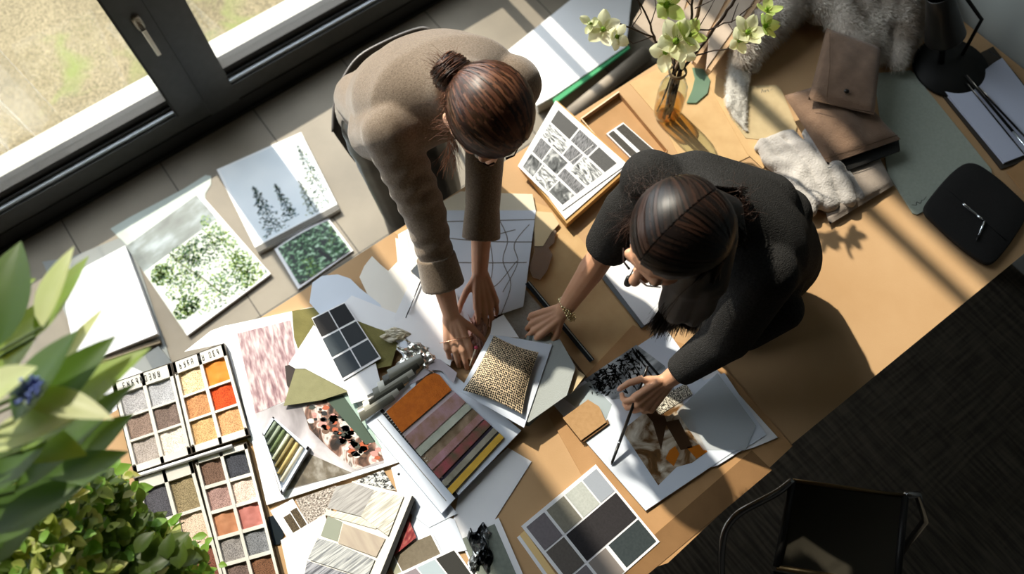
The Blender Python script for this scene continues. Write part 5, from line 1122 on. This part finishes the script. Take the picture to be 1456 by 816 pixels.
# ---------------------------------------------------------------- woman in the tan jacket
def woman_tan():
    body = MB(); U_ = np.array([0, 0, 1.])
    hip = np.array([.515, 1.40, .97]); neck = P(655, 122, 1.36); Cc = P(692, 163, 1.45); shR, shL = P(548, 190, 1.26), P(728, 122, 1.26)
    f = nrm([-.20, -.54, -.82]); u = [0, -.75, .65]; sc = 1.08
    g, A = head(body, Cc, f, u, None, sc)
    body.cap(neck - [0, 0, .02], .05, Cc - f * .03 - A[2] * .05, .048)
    # trunk, slim inside the clothes
    tdir = nrm(neck - hip); side = nrm(shL - shR)
    body.loft([(hip - tdir * .05, side * .12, np.cross(side, tdir) * .08), (hip + tdir * .2, side * .10, np.cross(side, tdir) * .075), (hip + tdir * .42, side * .13, np.cross(side, tdir) * .08), (neck, side * .05, np.cross(side, tdir) * .05)], 24)
    body.cap(shR, .045, shL, .045)
    elR, wrR, knR = P(603, 300, 1.05), P(641, 446, .835), P(652, 497, .800)
    elL, wrL, knL = P(690, 205, 1.06), P(682, 386, .835), P(693, 436, .802)
    for sh, el, wr in ((shR, elR, wrR), (shL, elL, wrL)):
        body.cap(sh, .042, el, .036); m_ = el * .6 + wr * .4; body.cap(el, .036, m_, .037); body.cap(m_, .037, wr, .0235)
    c1 = [(.35, .45, .35)] * 4
    tR = hand(body, wrR, knR, [-.15, -.25, 1], 1, [(.30, .35, .3), (.38, .45, .3), (.42, .5, .35), (.5, .5, .35)], 1.02, .4, (.35, .3, .2))
    tL = hand(body, wrL, knL, [.25, -.25, 1], -1, [(.30, .35, .3), (.3, .4, .3), (.36, .4, .3), (.42, .5, .3)], 1.0, .5, (.35, .3, .2))
    for sx, dx in ((-1, -.065), (1, .085)):
        h = hip + [dx, 0, -.06]; k = np.array([.515 + dx * 1.05, 1.33, .50]); a = np.array([.515 + dx * 1.1, 1.37, .09]); body.cap(h, .058, k, .05); body.cap(k, .05, a, .035); body.cap(a - [0, 0, .045], .03, a + [0, -.12, -.055], .026)
    t = blob('person', body, skin, None, .003, 3)
    tag(t, 'woman in tan wool jacket and black trousers leaning over the table, hair in bun', 'person')
    nails(tR + tL, nailm, t); face_parts(t, g, A, sc, False)
    # trousers
    b = MB()
    b.loft([(hip + [0, .0, -.12], np.array([.14, 0, 0]), np.array([0, .115, 0])), (hip + [.01, 0, -.02], np.array([.13, 0, 0]), np.array([0, .115, 0])), (hip + [.02, -.05, .1], np.array([.115, 0, 0]), np.array([0, .115, 0]))], 28)
    for dx in (-.06, .085):
        h = hip + [dx, 0, -.08]; k = np.array([.515 + dx * 1.05, 1.33, .50]); a = np.array([.515 + dx * 1.1, 1.38, .10]); b.cap(h, .095, k, .075); frust(b, k, .074, a, .062)
    lea = mat('black_satin', '#161514', .32, '#1e1c1b', 20, 3, bump=.25, bscale=14, spec=.6)
    blob('trousers', b, lea, t, .007, 4, lambda V: .0035 * np.sin(V[:, 2] * 60 + 3 * np.sin(V[:, 0] * 22) + V[:, 1] * 30) * np.clip((V[:, 2] - .72) * 6, 0, 1))
    for dx in (-.1, .1):
        b = MB(); a = np.array([.515 + dx, 1.37, .03]); b.cap(a + [0, .03, 0], .034, a + [0, -.16, -.006], .026); blob('shoe', b, blk, t, .006, 3)
    # jacket
    wool = mat('wool_tan', '#857463', .92, '#665747', 230, 4, bump=.45, bscale=420, sheen=.35, spec=.15)
    b = MB(); dep = nrm(np.cross(side, tdir)); dep = dep if dep[2] > 0 else -dep
    H = hip + dep * .0
    b.loft([(H - tdir * .12 + side * .03, side * .145, dep * .125), (H - tdir * .04 + side * .03, side * .152, dep * .128), (H + tdir * .06 + side * .025, side * .160, dep * .13), (H + tdir * .20 + dep * .02 + side * .01, side * .18, dep * .13), (H + tdir * .34 + dep * .02, side * .198, dep * .135), (H + tdir * .44 + dep * .01, side * .19, dep * .11), (neck - tdir * .01, side * .085, dep * .066), (neck + tdir * .015, side * .068, dep * .055)], 36)
    b.cap(shR + side * .03 + tdir * -.02, .078, shL - side * .03 - tdir * .02, .078); b.cap(shR + side * .04 - tdir * .16, .085, shR + side * .02, .074); b.cap(H - side * .06 + dep * .04, .08, shR + side * .02, .07); b.cap(shL - side * .03 - tdir * .09, .085, shL - side * .02, .072)
    cuR, cuL = elR + (wrR - elR) * .70, elL + (wrL - elL) * .71
    cdR, cdL = nrm(wrR - elR), nrm(wrL - elL)
    b.cap(shR + side * .01, .070, elR, .060); mR = elR * .5 + cuR * .5; frust(b, elR, .058, mR, .050); frust(b, mR, .050, cuR, .047); b.cap(elR - cdR * .01, .058, elR + cdR * .02, .056)
    b.cap(shL, .078, elL, .058); frust(b, elL, .056, cuL, .046); b.cap(elL - cdL * .01, .056, elL + cdL * .02, .054)
    def wr_(V):
        d1 = np.linalg.norm(V - (elR * .6 + shR * .4), axis=1); d2 = np.linalg.norm(V - mR, axis=1); ax1 = V @ nrm(cuR - shR)
        w = .0035 * np.sin(ax1 * 120 + 1.5 * np.sin(V[:, 0] * 50)) * np.exp(-(d1 / .12) ** 2) + .003 * np.sin(ax1 * 150 + V[:, 0] * 40) * np.exp(-(d2 / .10) ** 2)
        w += .003 * np.sin((V @ side) * 40 + (V @ tdir) * 22) * np.exp(-(np.linalg.norm(V - (shR + [0.03, .05, 0]), axis=1) / .16) ** 2)
        return w
    jk = blob('jacket', b, wool, t, .006, 14, wr_)
    for cu, cd_, r0, r1, L_ in ((cuR, nrm(cuR - elR), .060, .054, .085), (cuL, cdL, .055, .049, .08)):
        b = MB(); frust(b, cu - cd_ * L_, r1 + .0, cu + cd_ * .006, r0); c = blob('cuff', b, wool, jk, .004, 1); c['label'] = 'turned back cuff'
    # hair: smooth cap, drawn back to a knot
    hm = mat('hair_brown', '#2e1910', .5, '#22120b', 40, 5, spec=.5, stretch=(1, 1, 1)); s_, f_, u_ = A
    bunc = Cc + (P(641, 104, 1.50) - Cc) * .98; bd = nrm(bunc - Cc); b = MB()
    b.ell(g(0, -.018, .022), [s_, f_, u_], (.083 * sc, .094 * sc, .094 * sc)); b.cap(Cc + bd * .075, .034, bunc, .030); b.ell(bunc, [s_, f_, u_], (.042, .042, .040))
    hb_ = blob('hair', b, hm, t, .004, 4)
    r = np.random.RandomState(2); paths = []
    b0 = Cc + bd * .105; e1 = nrm(np.cross(bd, f_)); e2 = np.cross(bd, e1); cc = g(0, -.018, .022)
    for k in range(3600):
        th = r.uniform(0, 2 * math.pi); d = math.cos(th) * e1 + math.sin(th) * e2; toward = max(0, d @ f_)
        amax = 2.75
        while amax > 1.2:
            v = math.cos(amax) * bd + math.sin(amax) * d
            if (v @ f_ > .52 and v @ u_ < .30) or v @ u_ < -.55: amax -= .04
            else: break
        amax += r.uniform(-.06, .03); n = 16; pp = []
        for i in range(n + 1):
            a = amax * (1 - i / n) + .12; v = math.cos(a) * bd + math.sin(a) * d; q = cc + (s_ * (v @ s_) * .0845 + f_ * (v @ f_) * .0955 + u_ * (v @ u_) * .0955) * sc * (1 + .03 * r.rand())
            q = q + u_ * .0; pull = (i / n) ** 6; q = q * (1 - pull) + (b0 + d * .018) * pull; pp.append(q)
        paths.append(pp)
    # knot: coils round the bun, and a spray of ends
    for k in range(1000):
        th0 = r.uniform(0, 6.28); R_ = r.uniform(.028, .046); h = r.uniform(-.024, .034); w = []; ph = r.uniform(.8, 2.2)
        tl_ = r.uniform(-.5, .5)
        for i in range(9):
            th = th0 + ph * i / 8; w.append(bunc + (e1 * math.cos(th) + e2 * math.sin(th)) * R_ * (1 + .1 * math.sin(3 * th)) * math.sqrt(max(.1, 1 - (h / .046) ** 2)) + bd * (h + tl_ * .012 * math.sin(th)) )
        paths.append(w)
    wis = []
    for k in range(150):
        a = r.uniform(-1, 1); d0 = nrm(P(612, 78, 1.53) - bunc + r.normal(0, .012, 3)); q = bunc + r.normal(0, .014, 3); w = [q]
        for i in range(6): d0 = nrm(d0 + r.normal(0, .16, 3) + [0, 0, -.05]); w.append(w[-1] + d0 * r.uniform(.006, .010))
        wis.append(w)
    tgt = P(592, 178, 1.40)
    for k in range(80):   # loose locks by the neck
        q = cc + nrm(-s_ * .3 * -1 * -1 + s_ * r.uniform(.5, 1.0) - u_ * .1 + -f_ * r.uniform(-.2, .9)) * .088 * sc; d0 = nrm(tgt - q + r.normal(0, .03, 3)); w = [q]
        for i in range(8): d0 = nrm(d0 + r.normal(0, .13, 3) + [0, 0, -.09]); w.append(w[-1] + d0 * r.uniform(.007, .013))
        wis.append(w)
    tmp = g(.078, .03, -.01)
    for k in range(60):
        q = tmp + r.normal(0, .008, 3); d0 = nrm(P(640, 262, 1.33) - q + r.normal(0, .015, 3)); w = [q]
        for i in range(9): d0 = nrm(d0 + r.normal(0, .1, 3) + [0, 0, -.05]); w.append(w[-1] + d0 * .0105)
        wis.append(w)
    locks = []
    for p in paths[:3600:4]:
        k_ = r.uniform(.0, .0035); locks.append([q + nrm(q - cc) * k_ for q in p])
    hs = [mat('hair_strand_%d' % i, c, .42, spec=.3) for i, c in enumerate(['#44281b', '#553322', '#28160f', '#6b4530', '#35200f'])]; o = strands('hair_strands', paths[:3600], hs, hb_, .0011, ctr=cc); strands('bun_strands', paths[3600:], hs, hb_, .0009, seed=4); strands('hair_locks', locks, hs, hb_, .0022, seed=3, ctr=cc); strands('loose_hair', wis, mat('hair_light', '#6a3f28', .4, spec=.4), hb_, .0004)
    # jewellery
    rg = MB(); gold = mat('gold', '#d9a56f', .25, metal=1); fR = nrm(knR - wrR); q = wrR * .35 + knR * .65
    br = []
    sR = nrm(np.cross([0, 0, 1], fR))
    for i in range(25): th = 6.283 * i / 24; br.append(knR - fR * .018 + sR * .046 * math.cos(th) + np.array([0, 0, 1.]) * (.019 * math.sin(th)) - [0, 0, .004])
    return t
W1 = woman_tan()
# ---------------------------------------------------------------- woman in black
def woman_black():
    body = MB(); Cc = P(960, 338, 1.45); f = nrm([-.88, -.02, -.50]); u = [-.4, -.1, .92]; sc = 1.12
    g, A = head(body, Cc, f, u, None, sc); s_, f_, u_ = A
    neck = P(1022, 300, 1.33); shR, shL = P(925, 256, 1.26), P(1085, 390, 1.20); hip = np.array([1.055, .41, .965]); side = nrm(shL - shR); tdir = nrm(neck - hip)
    dep = nrm(np.cross(side, tdir)); dep = dep if dep[2] > 0 else -dep
    body.cap(neck, .048, Cc - f_ * .035 - u_ * .05, .046)
    body.loft([(hip, side * .11, dep * .08), (hip + tdir * .16, side * .10, dep * .07), (neck - tdir * .08, side * .12, dep * .06), (neck, side * .05, dep * .045)], 24)
    body.cap(shR, .042, shL, .042)
    elR, wrR, knR = P(868, 345, 1.05), P(801, 442, .845), P(767, 460, .822)
    elL, wrL, knL = P(1035, 478, 1.0), P(950, 540, .855), P(913, 577, .832)
    for sh, el, wr in ((shR, elR, wrR), (shL, elL, wrL)):
        body.cap(sh, .040, el, .036); m_ = el * .6 + wr * .4; body.cap(el, .036, m_, .037); body.cap(m_, .037, wr, .024)
    tR = hand(body, wrR, knR + nrm(knR - wrR) * .02, [0.0, -.1, 1], 1, [(.75, .55, .3), (.8, .6, .3), (.9, .7, .4), (1.0, .8, .4)], 1.0, .8, (.45, .4, .3))
    tL = hand(body, wrL, knL, [.45, -.55, .9], -1, [(.75, .85, .4), (.8, .9, .5), (.85, 1.0, .5), (.9, 1.0, .6)], 1.02, .3, (.6, .35, .35))
    # kneeling legs folded under the trunk on the table
    for q in (-1, 1):
        h = hip + [-.02, q * .07, -.05]; k = np.array([.89, .40 + q * .075, .815]); a = np.array([1.12, .40 + q * .07, .80]); body.cap(h, .065, k, .046); body.cap(k, .042, a, .032); body.cap(a, .03, a + [.08, 0, -.012], .022)
    t = blob('person', body, skin2, None, .003, 3)
    tag(t, 'dark-haired woman in a black knitted top bending over the table holding a pen', 'person')
    nails(tR, nail2, t); nails(tL, nailm, t); face_parts(t, g, A, sc)
    b = MB(); b.loft([(hip + [0, 0, -.09], np.array([.13, 0, 0]), np.array([0, .15, 0])), (hip, np.array([.14, 0, 0]), np.array([0, .16, 0])), (hip + tdir * .1, side * .13, dep * .09)], 28)
    for q in (-1, 1):
        h = hip + [-.02, q * .075, -.06]; k = np.array([.90, .40 + q * .075, .820]); a = np.array([1.12, .40 + q * .075, .805]); b.cap(h, .085, k, .062); b.cap(k, .055, a, .045)
    blob('trousers', b, mat('black_cotton', '#141312', .8), t, .007, 3)
    knitb = mat('knit_black', '#343332', .95, '#262524', 200, 3, bump=.9, bscale=330, spec=.1)
    b = MB(); H = hip
    b.loft([(H - tdir * .10 + dep * .0, side * .17, dep * .14), (H + tdir * .02 + dep * .02, side * .19, dep * .14), (H + tdir * .14 + dep * .02, side * .195, dep * .13), (H + tdir * .26 + dep * .01, side * .20, dep * .12), (neck - tdir * .09, side * .185, dep * .095), (neck - tdir * .02, side * .08, dep * .062), (neck + tdir * .01, side * .065, dep * .052)], 36)
    b.cap(shR + side * .04 - tdir * .02, .078, shL - side * .03, .078); b.cap(shR + side * .05 - tdir * .12, .085, shR + side * .03, .074); b.cap(P(985, 262, 1.22), .085, P(930, 268, 1.24), .07); b.cap(P(1085, 290, 1.16), .085, P(990, 265, 1.22), .088)
    b.cap(P(1108, 312, 1.10), .085, P(1098, 395, 1.05), .08)
    hem = P(855, 372, 1.02); dR = nrm(hem - shR); b.cap(shR + side * .02, .074, elR * .5 + shR * .5, .070); frust(b, elR * .45 + shR * .55, .071, elR + (wrR - elR) * .1, .060)
    cuL = elL + (wrL - elL) * .84; b.cap(shL, .082, elL, .064); frust(b, elL, .062, cuL, .042); b.cap(elL, .062, elL + (cuL - elL) * .15, .058)
    b.cap(P(1110, 440, 1.0), .06, P(1060, 470, .95), .055)
    def wr_(V):
        a = V @ side; c = V @ tdir; return .0035 * np.sin(a * 34 + 6 * np.sin(c * 9)) * np.exp(-(np.linalg.norm(V - P(1130, 330, 1.12), axis=1) / .14) ** 2) + .002 * np.sin(c * 70 + a * 20) * np.exp(-(np.linalg.norm(V - hem, axis=1) / .1) ** 2)
    b.cap(shL, .08, hip + side * .07 + dep * .03, .09); b.cap(shR, .075, hip - side * .07 + dep * .03, .09); tp = blob('knit_top', b, knitb, t, .006, 16, wr_)
    # hair
    hm = mat('hair_black', '#120c0a', .5, '#0c0806', 40, 4, spec=.55); b = MB(); cc = g(0, -.018, .022)
    b.ell(cc, A, (.085 * sc, .096 * sc, .095 * sc)); b.ell(g(0, -.055, -.03), A, (.078 * sc, .06 * sc, .08 * sc))
    L0 = g(-.055, -.01, -.02); b.cap(L0, .045, P(978, 398, 1.34), .050); b.cap(P(978, 398, 1.34), .050, P(962, 435, 1.24), .042); b.cap(P(962, 435, 1.24), .042, P(948, 458, 1.15), .020); b.cap(P(1000, 390, 1.36), .05, P(990, 430, 1.24), .045)
    b.cap(g(-.05, -.05, -.02), .045, P(1010, 400, 1.34), .04); b.cap(P(1010, 400, 1.34), .04, P(985, 452, 1.22), .022)
    b.cap(g(.02, -.075, -.02), .04, P(1035, 300, 1.39), .034); b.cap(P(1035, 300, 1.39), .034, P(1045, 335, 1.36), .026)
    hb_ = blob('hair', b, hm, t, .005, 5)
    r = np.random.RandomState(5); paths = []; wis = []
    for k in range(5200):
        sd_ = 1 if r.rand() < .42 else -1; th = r.uniform(-1.15, .98)        # along the parting, back to front
        d0 = math.cos(th) * u_ + math.sin(th) * f_; d1 = nrm(s_ * sd_ + -f_ * (.35 if sd_ < 0 else .55) + r.normal(0, .05, 3)); d1 = nrm(d1 - (d1 @ d0) * d0)
        amax = r.uniform(1.45, 1.75); n = 12; pp = []; thk = 1 + .035 * r.rand()
        for i in range(n + 1):
            a = .02 + amax * i / n; v = math.cos(a) * d0 + math.sin(a) * d1; pp.append(cc + (s_ * (v @ s_) * .087 + f_ * (v @ f_) * .098 + u_ * (v @ u_) * .097) * sc * thk)
        e = pp[-1]
        if sd_ < 0:
            fr_ = (math.sin(th) + 1) / 2; tg = P(922 + (1 - fr_) * 68 + r.normal(0, 6), 468 + r.normal(0, 7) - 18 * (1 - fr_) * r.rand(), 1.12 + r.uniform(0, .06)); 
            mid_ = P(955 + (1 - fr_) * 60 + r.normal(0, 6), 408 + r.normal(0, 6), 1.33 + r.uniform(-.0, .04))
        else:
            tg = P(1035 + r.uniform(-12, 30), 325 + r.uniform(-60, 30), 1.34 + r.uniform(0, .05)); mid_ = P(1010 + r.uniform(-10, 15), 280 + r.uniform(-15, 20), 1.44 + r.uniform(-.02, .01))
        p0, p1, p2, p3 = pp[-3], e, mid_, tg
        for i in range(1, 13):
            q = i / 12; w = (1 - q) ** 2 * e + 2 * q * (1 - q) * mid_ + q * q * tg; pp.append(w + (e - pp[n - 1]) * 2.0 * q * (1 - q) ** 2 + r.normal(0, .0006, 3))
        paths.append(pp)
    for k in range(90):
        q = P(1045 + r.uniform(-20, 12), 285 + r.uniform(-25, 35), 1.40); d0 = nrm(P(1062, 320 + r.uniform(-60, 10), 1.38) - q + r.normal(0, .04, 3)); w = [q]
        for i in range(8): d0 = nrm(d0 + r.normal(0, .28, 3) + [0, 0, -.04]); w.append(w[-1] + d0 * .008)
        wis.append(w)
    for k in range(55):
        q = P(915 + r.uniform(-25, 50), 262 + r.uniform(-8, 30) , 1.47); d0 = nrm(r.normal(0, 1, 3) * [1, 1, .2] + [.2, .8, 0]); w = [q]
        for i in range(9): d0 = nrm(d0 + r.normal(0, .3, 3) + [.12, .05, -.04]); w.append(w[-1] + d0 * .0075)
        wis.append(w)
    for k in range(40):
        q = g(.08, .02, -.01) + r.normal(0, .01, 3); d0 = nrm(P(850, 340 + r.uniform(-15, 25), 1.36) - q + r.normal(0, .02, 3)); w = [q]
        for i in range(7): d0 = nrm(d0 + r.normal(0, .12, 3)); w.append(w[-1] + d0 * .011)
        wis.append(w)
    hs = [mat('hair_dark_%d' % i, c, .42, spec=.3) for i, c in enumerate(['#150d0a', '#21150f', '#0d0806', '#2e1d15', '#130b08'])]
    locks = []
    for p in paths[::4]:
        k_ = r.uniform(.0, .004); locks.append([q + nrm(q - cc) * k_ for q in p])
    strands('hair_strands', paths, hs, hb_, .0010, ctr=cc); strands('hair_locks', locks, hs, hb_, .0024, seed=3, ctr=cc)
    strands('loose_hair', wis, mat('hair_red_brown', '#3f281c', .4, spec=.4), hb_, .0003)
    # bracelet of small beads
    gold = mat('bead_gold', '#d8c79a', .25, metal=.9); mb = MB(); ax = nrm(knR - wrR); a_ = nrm(np.cross(ax, [0, 0, 1])); b_ = np.cross(ax, a_); c = wrR - ax * .012
    bl_ = tag(None or bpy.data.objects.new('bracelet', None), 'beaded gold chain bracelet on the wrist of the woman in black', 'bracelet'); C.objects.link(bl_); bl_.location = c
    for row in (-.006, .0, .006):
        for k in range(22):
            th = 6.283 * (k + (row != 0) * .5) / 22; mb.ell(c + ax * row + (a_ * math.cos(th) + b_ * math.sin(th)) * (.0335), [a_, b_, ax], (.0042, .0042, .0042), 8)
    mb.build('beads', gold, bl_, True)
    ch = MB(); q = c + a_ * -.0 + b_ * .0; e = P(812, 452, .86); ch.tube([c - a_ * .032, c - a_ * .036 + ax * -.006, c - a_ * .042 + ax * -.002], .001, 6); ch.build('chain_end', gold, bl_, True)
    # pen through the left hand
    pn = empty('drawing_pen', P(869, 661, .765), 'black drawing pen with a silver ring held over the collage sheet', 'pen')
    a, b2 = P(869, 661, .7645), P(921, 520, .875); d = b2 - a
    MB().tube([a + d * .0, a + d * .03, a + d * .22], [.0008, .0036, .0042], 14).build('tip_section', mat('pen_black', '#121110', .3, spec=.6), pn, True)
    MB().tube([a + d * .22, a + d * .235], .0045, 14).build('silver_ring', silver, pn, True)
    MB().tube([a + d * .235, a + d * .9, b2], [.0044, .0044, .0034], 14).build('barrel', mat('pen_black', '#121110', .3), pn, True)
    # ring on the right hand
    rg = empty('shell_ring', P(768, 480, .79), 'chunky white and silver ring on the hand of the woman in black', 'ring')
    tc_, td_, tn_, tr__ = tR[4]; q = tc_ - td_ * .022; x1 = nrm(np.cross(td_, tn_)); b = MB(); ring = [q + (x1 * math.cos(t_) + tn_ * math.sin(t_)) * .0125 for t_ in np.linspace(0, 6.283, 22)]
    b.tube(ring, .0022, 8, caps=False); b.build('band', silver, rg, True); b = MB(); b.ell(q + tn_ * .014, [td_, x1, tn_], (.012, .008, .005), 16); b.build('stone', mat('shell_white', '#d8d2ca', .25), rg, True)
    # small black pendant swinging below the face
    pd2 = empty('pendant_necklace', P(893, 398, 1.28), 'small black pendant hanging below the face of the woman in black', 'necklace'); c = P(893, 398, 1.28)
    MB().tube([c + [0, 0, .012], c + [.002, 0, -.022]], [.006, .009], 12).build('pendant', blk, pd2, True); MB().tube([c + [.012, -.004, .008], c + [.012, -.004, -.01]], [.008, .010], 12).build('pendant', blk, pd2, True)
    MB().tube([c + [0, 0, .01], c + [.05, .02, .03], neck + [-.05, .03, -.02]], .0014, 6).build('cord', blk, pd2, True)
    return t
W2 = woman_black()

# tissue and band in the hands of the woman in tan
o = crumple('pink_tissue', 'crumpled pink tissue pinched between both hands of the woman in tan', 'tissue', 678, 475, 24, 60, .775, mat('tissue_pink', '#c9a79c', .8, '#b28c82', 20, 4), 12, amp=.018)
gb = empty('bangle', P(640, 492, .81), 'thin rose gold bangle across the right hand of the woman in tan', 'bangle')
rw, rk = P(641, 446, .835), P(652, 497, .800); fx = nrm(rk - rw); sx_ = nrm(np.cross([0, 0, 1.], fx)); upx = np.cross(fx, sx_); c = rw * .28 + rk * .72
MB().tube([c + sx_ * .047 * math.cos(t) + upx * (.0175 * math.sin(t) - .004) for t in np.linspace(0, 6.283, 28)], .0014, 8, caps=False).build('band', mat('rose_gold', '#d9a98f', .25, metal=.9), gb, True)
pb = empty('pin', P(677, 494, .80), 'round pink bead pin beside the fingertips of the woman in tan', 'pin'); b = MB(); b.ell(P(677, 494, .80), [[1, 0, 0], [0, 1, 0], [0, 0, 1]], (.0055, .0055, .0055), 14); b.build('bead', mat('bead_pink', '#c2506c', .2), pb, True); MB().tube([P(677, 494, .80), P(668, 520, .775)], .0028, 8, r1=.002).build('shaft', mat('shaft_bone', '#d8c9b5', .4), pb, True)

# ================================================================ PLANTS IN THE FOREGROUND
lg = leaf_mat('leaf_broad', '#5c7a26', '#8aa044', '#b4c84c'); lg2 = leaf_mat('leaf_pale', '#a8b26c', '#cfd0a4', '#dbe088'); lg3 = leaf_mat('leaf_deep', '#2f4a16', '#486420', '#6d8a2a')
def leaf(mb, c, d, up, L_, W_, mid=0, bend=.25, n=8):
    d = nrm(d); up = nrm(np.array(up) - np.dot(up, d) * d); sd_ = np.cross(d, up); vs = []
    for i in range(n + 1):
        t = i / n; w = W_ * (math.sin(math.pi * min(1, t ** .8)) ** .9) * .5 + .0008
        for k in (-2, -1, 0, 1, 2): s_ = k / 2; vs.append(c + d * L_ * t + sd_ * w * s_ + up * (-bend * L_ * t * t + .22 * w * abs(s_)))
    mb.add(vs, [(i * 5 + k, i * 5 + k + 1, (i + 1) * 5 + k + 1, (i + 1) * 5 + k) for i in range(n) for k in range(4)], mid)
def tall_plant():
    t = empty('broad_leaf_plant', (-1.32, .95, 0), 'tall pot plant with long broad glossy leaves, close in front at the left edge', 'plant')
    MB().lathe([(0, 0), (.12, 0), (.16, .3), (.165, .32), (.15, .32), (.14, .29), (0, .29)], (-1.32, .95, 0), 36).build('pot', mat('pot_clay', '#a9a29a', .8), t, True)
    mb = MB(); r = random.Random(8); top = np.array([-1.2, .93, 1.5]); stems = MB(); stems.tube([(-1.32, .95, .28), (-1.27, .95, .9), top], .016, 10, r1=.011)
    spec_ = [((60, 465), (92, 352), 1.90, .10, 1), ((50, 480), (113, 365), 1.86, .07, 0), ((-10, 500), (18, 345), 1.88, .14, 2), ((20, 600), (95, 470), 1.92, .13, 2), ((-20, 560), (60, 420), 1.84, .12, 0), ((40, 600), (150, 480), 1.88, .09, 2),
             ((30, 640), (192, 492), 1.86, .11, 0), ((20, 700), (170, 545), 1.80, .11, 2), ((-30, 640), (120, 570), 1.9, .09, 1), ((30, 560), (148, 585), 1.92, .07, 1), ((-20, 700), (70, 600), 1.85, .12, 2), ((-40, 580), (40, 520), 1.95, .10, 1),
             ((20, 720), (165, 640), 1.72, .12, 2), ((-40, 760), (100, 690), 1.74, .14, 2), ((-30, 450), (40, 395), 1.8, .09, 0), ((60, 560), (132, 440), 1.80, .05, 1), ((-20, 800), (60, 690), 1.7, .14, 2), ((0, 620), (110, 640), 1.83, .1, 0), ((-60, 700), (20, 610), 1.8, .13, 2), ((80, 540), (160, 512), 1.84, .05, 1), ((60, 690), (175, 590), 1.70, .10, 2), ((-30, 540), (20, 440), 1.78, .12, 2)]
    for (a, b_, z, w, mi) in spec_:
        p0, p1 = P(*a, z - .02), P(*b_, z); d = p1 - p0; leaf(mb, p0, d, [r.uniform(-.4, .4), r.uniform(-.1, .5), 1], np.linalg.norm(d) * 1.05, w * .62, mi, .10)
        stems.tube([top + [r.uniform(-.02, .02), 0, r.uniform(-.1, .05)], (top + p0) / 2 + [0, 0, .06], p0], .005, 6, r1=.0025)
    mb.build('foliage', [lg, lg2, lg3], t, True); stems.build('stem', mat('stem_green', '#55663a', .6), t, True)
    b = MB(); 
    for (px, py, z, s_) in ((40, 562, 1.93, .016), (52, 553, 1.93, .013)):
        c = P(px, py, z)
        for k in range(12): th = k * .52; b.tube([c, c + np.array([math.cos(th), math.sin(th), .6 + .3 * (k % 3)]) * s_], .0022, 5, r1=.003)
    b.build('blue_flower', mat('flower_blue', '#5566a0', .6), t, True)
tall_plant()
def bushy_plant():
    base = np.array([-.80, .76, .7504]); t = empty('bushy_plant', base, 'bushy pot plant with small round curled yellow green leaves at the lower left corner', 'plant')
    MB().lathe([(0, 0), (.075, 0), (.10, .15), (.105, .16), (.093, .16), (.088, .14), (0, .14)], base, 36).build('pot', mat('pot_clay', '#a9a29a', .8), t, True)
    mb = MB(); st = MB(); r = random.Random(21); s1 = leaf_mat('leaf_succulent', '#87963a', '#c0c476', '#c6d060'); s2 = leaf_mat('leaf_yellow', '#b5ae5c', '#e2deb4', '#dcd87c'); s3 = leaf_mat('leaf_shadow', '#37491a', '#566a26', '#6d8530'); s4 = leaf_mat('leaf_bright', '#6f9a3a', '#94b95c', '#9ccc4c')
    outline = [(-40, 640), (60, 660), (120, 648), (160, 655), (190, 690), (215, 730), (245, 750), (275, 765), (290, 800), (300, 840), (-40, 860)]
    def inside(x, y):
        c = False; n = len(outline)
        for i in range(n):
            x1, y1 = outline[i]; x2, y2 = outline[i - 1]
            if (y1 > y) != (y2 > y) and x < (x2 - x1) * (y - y1) / (y2 - y1) + x1: c = not c
        return c
    k = 0
    while k < 950:
        x, y = r.uniform(-40, 305), r.uniform(640, 855)
        if not inside(x, y): continue
        k += 1; edge = max(0, min(1, (x - 60) / 240)); z = 1.42 - .30 * edge - r.random() ** 2 * .10; c = P(x, y, z); s_ = r.uniform(.014, .028) * (1 - .25 * edge)
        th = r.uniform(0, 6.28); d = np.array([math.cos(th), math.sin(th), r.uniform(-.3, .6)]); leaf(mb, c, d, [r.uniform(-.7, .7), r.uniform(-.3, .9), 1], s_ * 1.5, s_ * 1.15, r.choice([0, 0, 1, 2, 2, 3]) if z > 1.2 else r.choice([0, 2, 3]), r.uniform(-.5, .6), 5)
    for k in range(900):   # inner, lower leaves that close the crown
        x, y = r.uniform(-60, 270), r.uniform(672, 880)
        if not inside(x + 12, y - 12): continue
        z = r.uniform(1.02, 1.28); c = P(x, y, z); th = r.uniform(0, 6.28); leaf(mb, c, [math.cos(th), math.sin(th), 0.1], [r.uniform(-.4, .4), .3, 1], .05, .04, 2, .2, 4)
    mb.build('foliage', [s1, s2, s3, s4], t, True)
    sp = MB()
    for (x0, y0, x1, y1) in ((180, 800, 262, 742), (190, 810, 285, 770), (205, 830, 300, 800), (200, 790, 245, 760)):
        p0, p1 = P(x0, y0, 1.05), P(x1, y1, 1.0); st.tube([base + [.03, 0, .15], p0, p1], .0032, 6, r1=.0015)
        for q in range(16): u_ = r.random(); c = p0 + (p1 - p0) * u_ + np.array([r.uniform(-.02, .02), r.uniform(-.02, .02), 0]); th = r.uniform(0, 6.28); leaf(sp, c, [math.cos(th), math.sin(th), .3], [0, .2, 1], r.uniform(.02, .036), r.uniform(.012, .022), 0, .2, 4)
    sp.build('sprig', [s4], t, True)
    for k in range(14): th = r.uniform(0, 6.28); q = base + np.array([.12 * math.cos(th) + .12, .1 * math.sin(th), .42 + r.uniform(0, .12)]); st.tube([base + [0, 0, .13], (base + q) / 2 + [0, 0, .1], q], .004, 6, r1=.002)
    st.build('stem', mat('stem_green', '#55663a', .6), t, True)
bushy_plant()
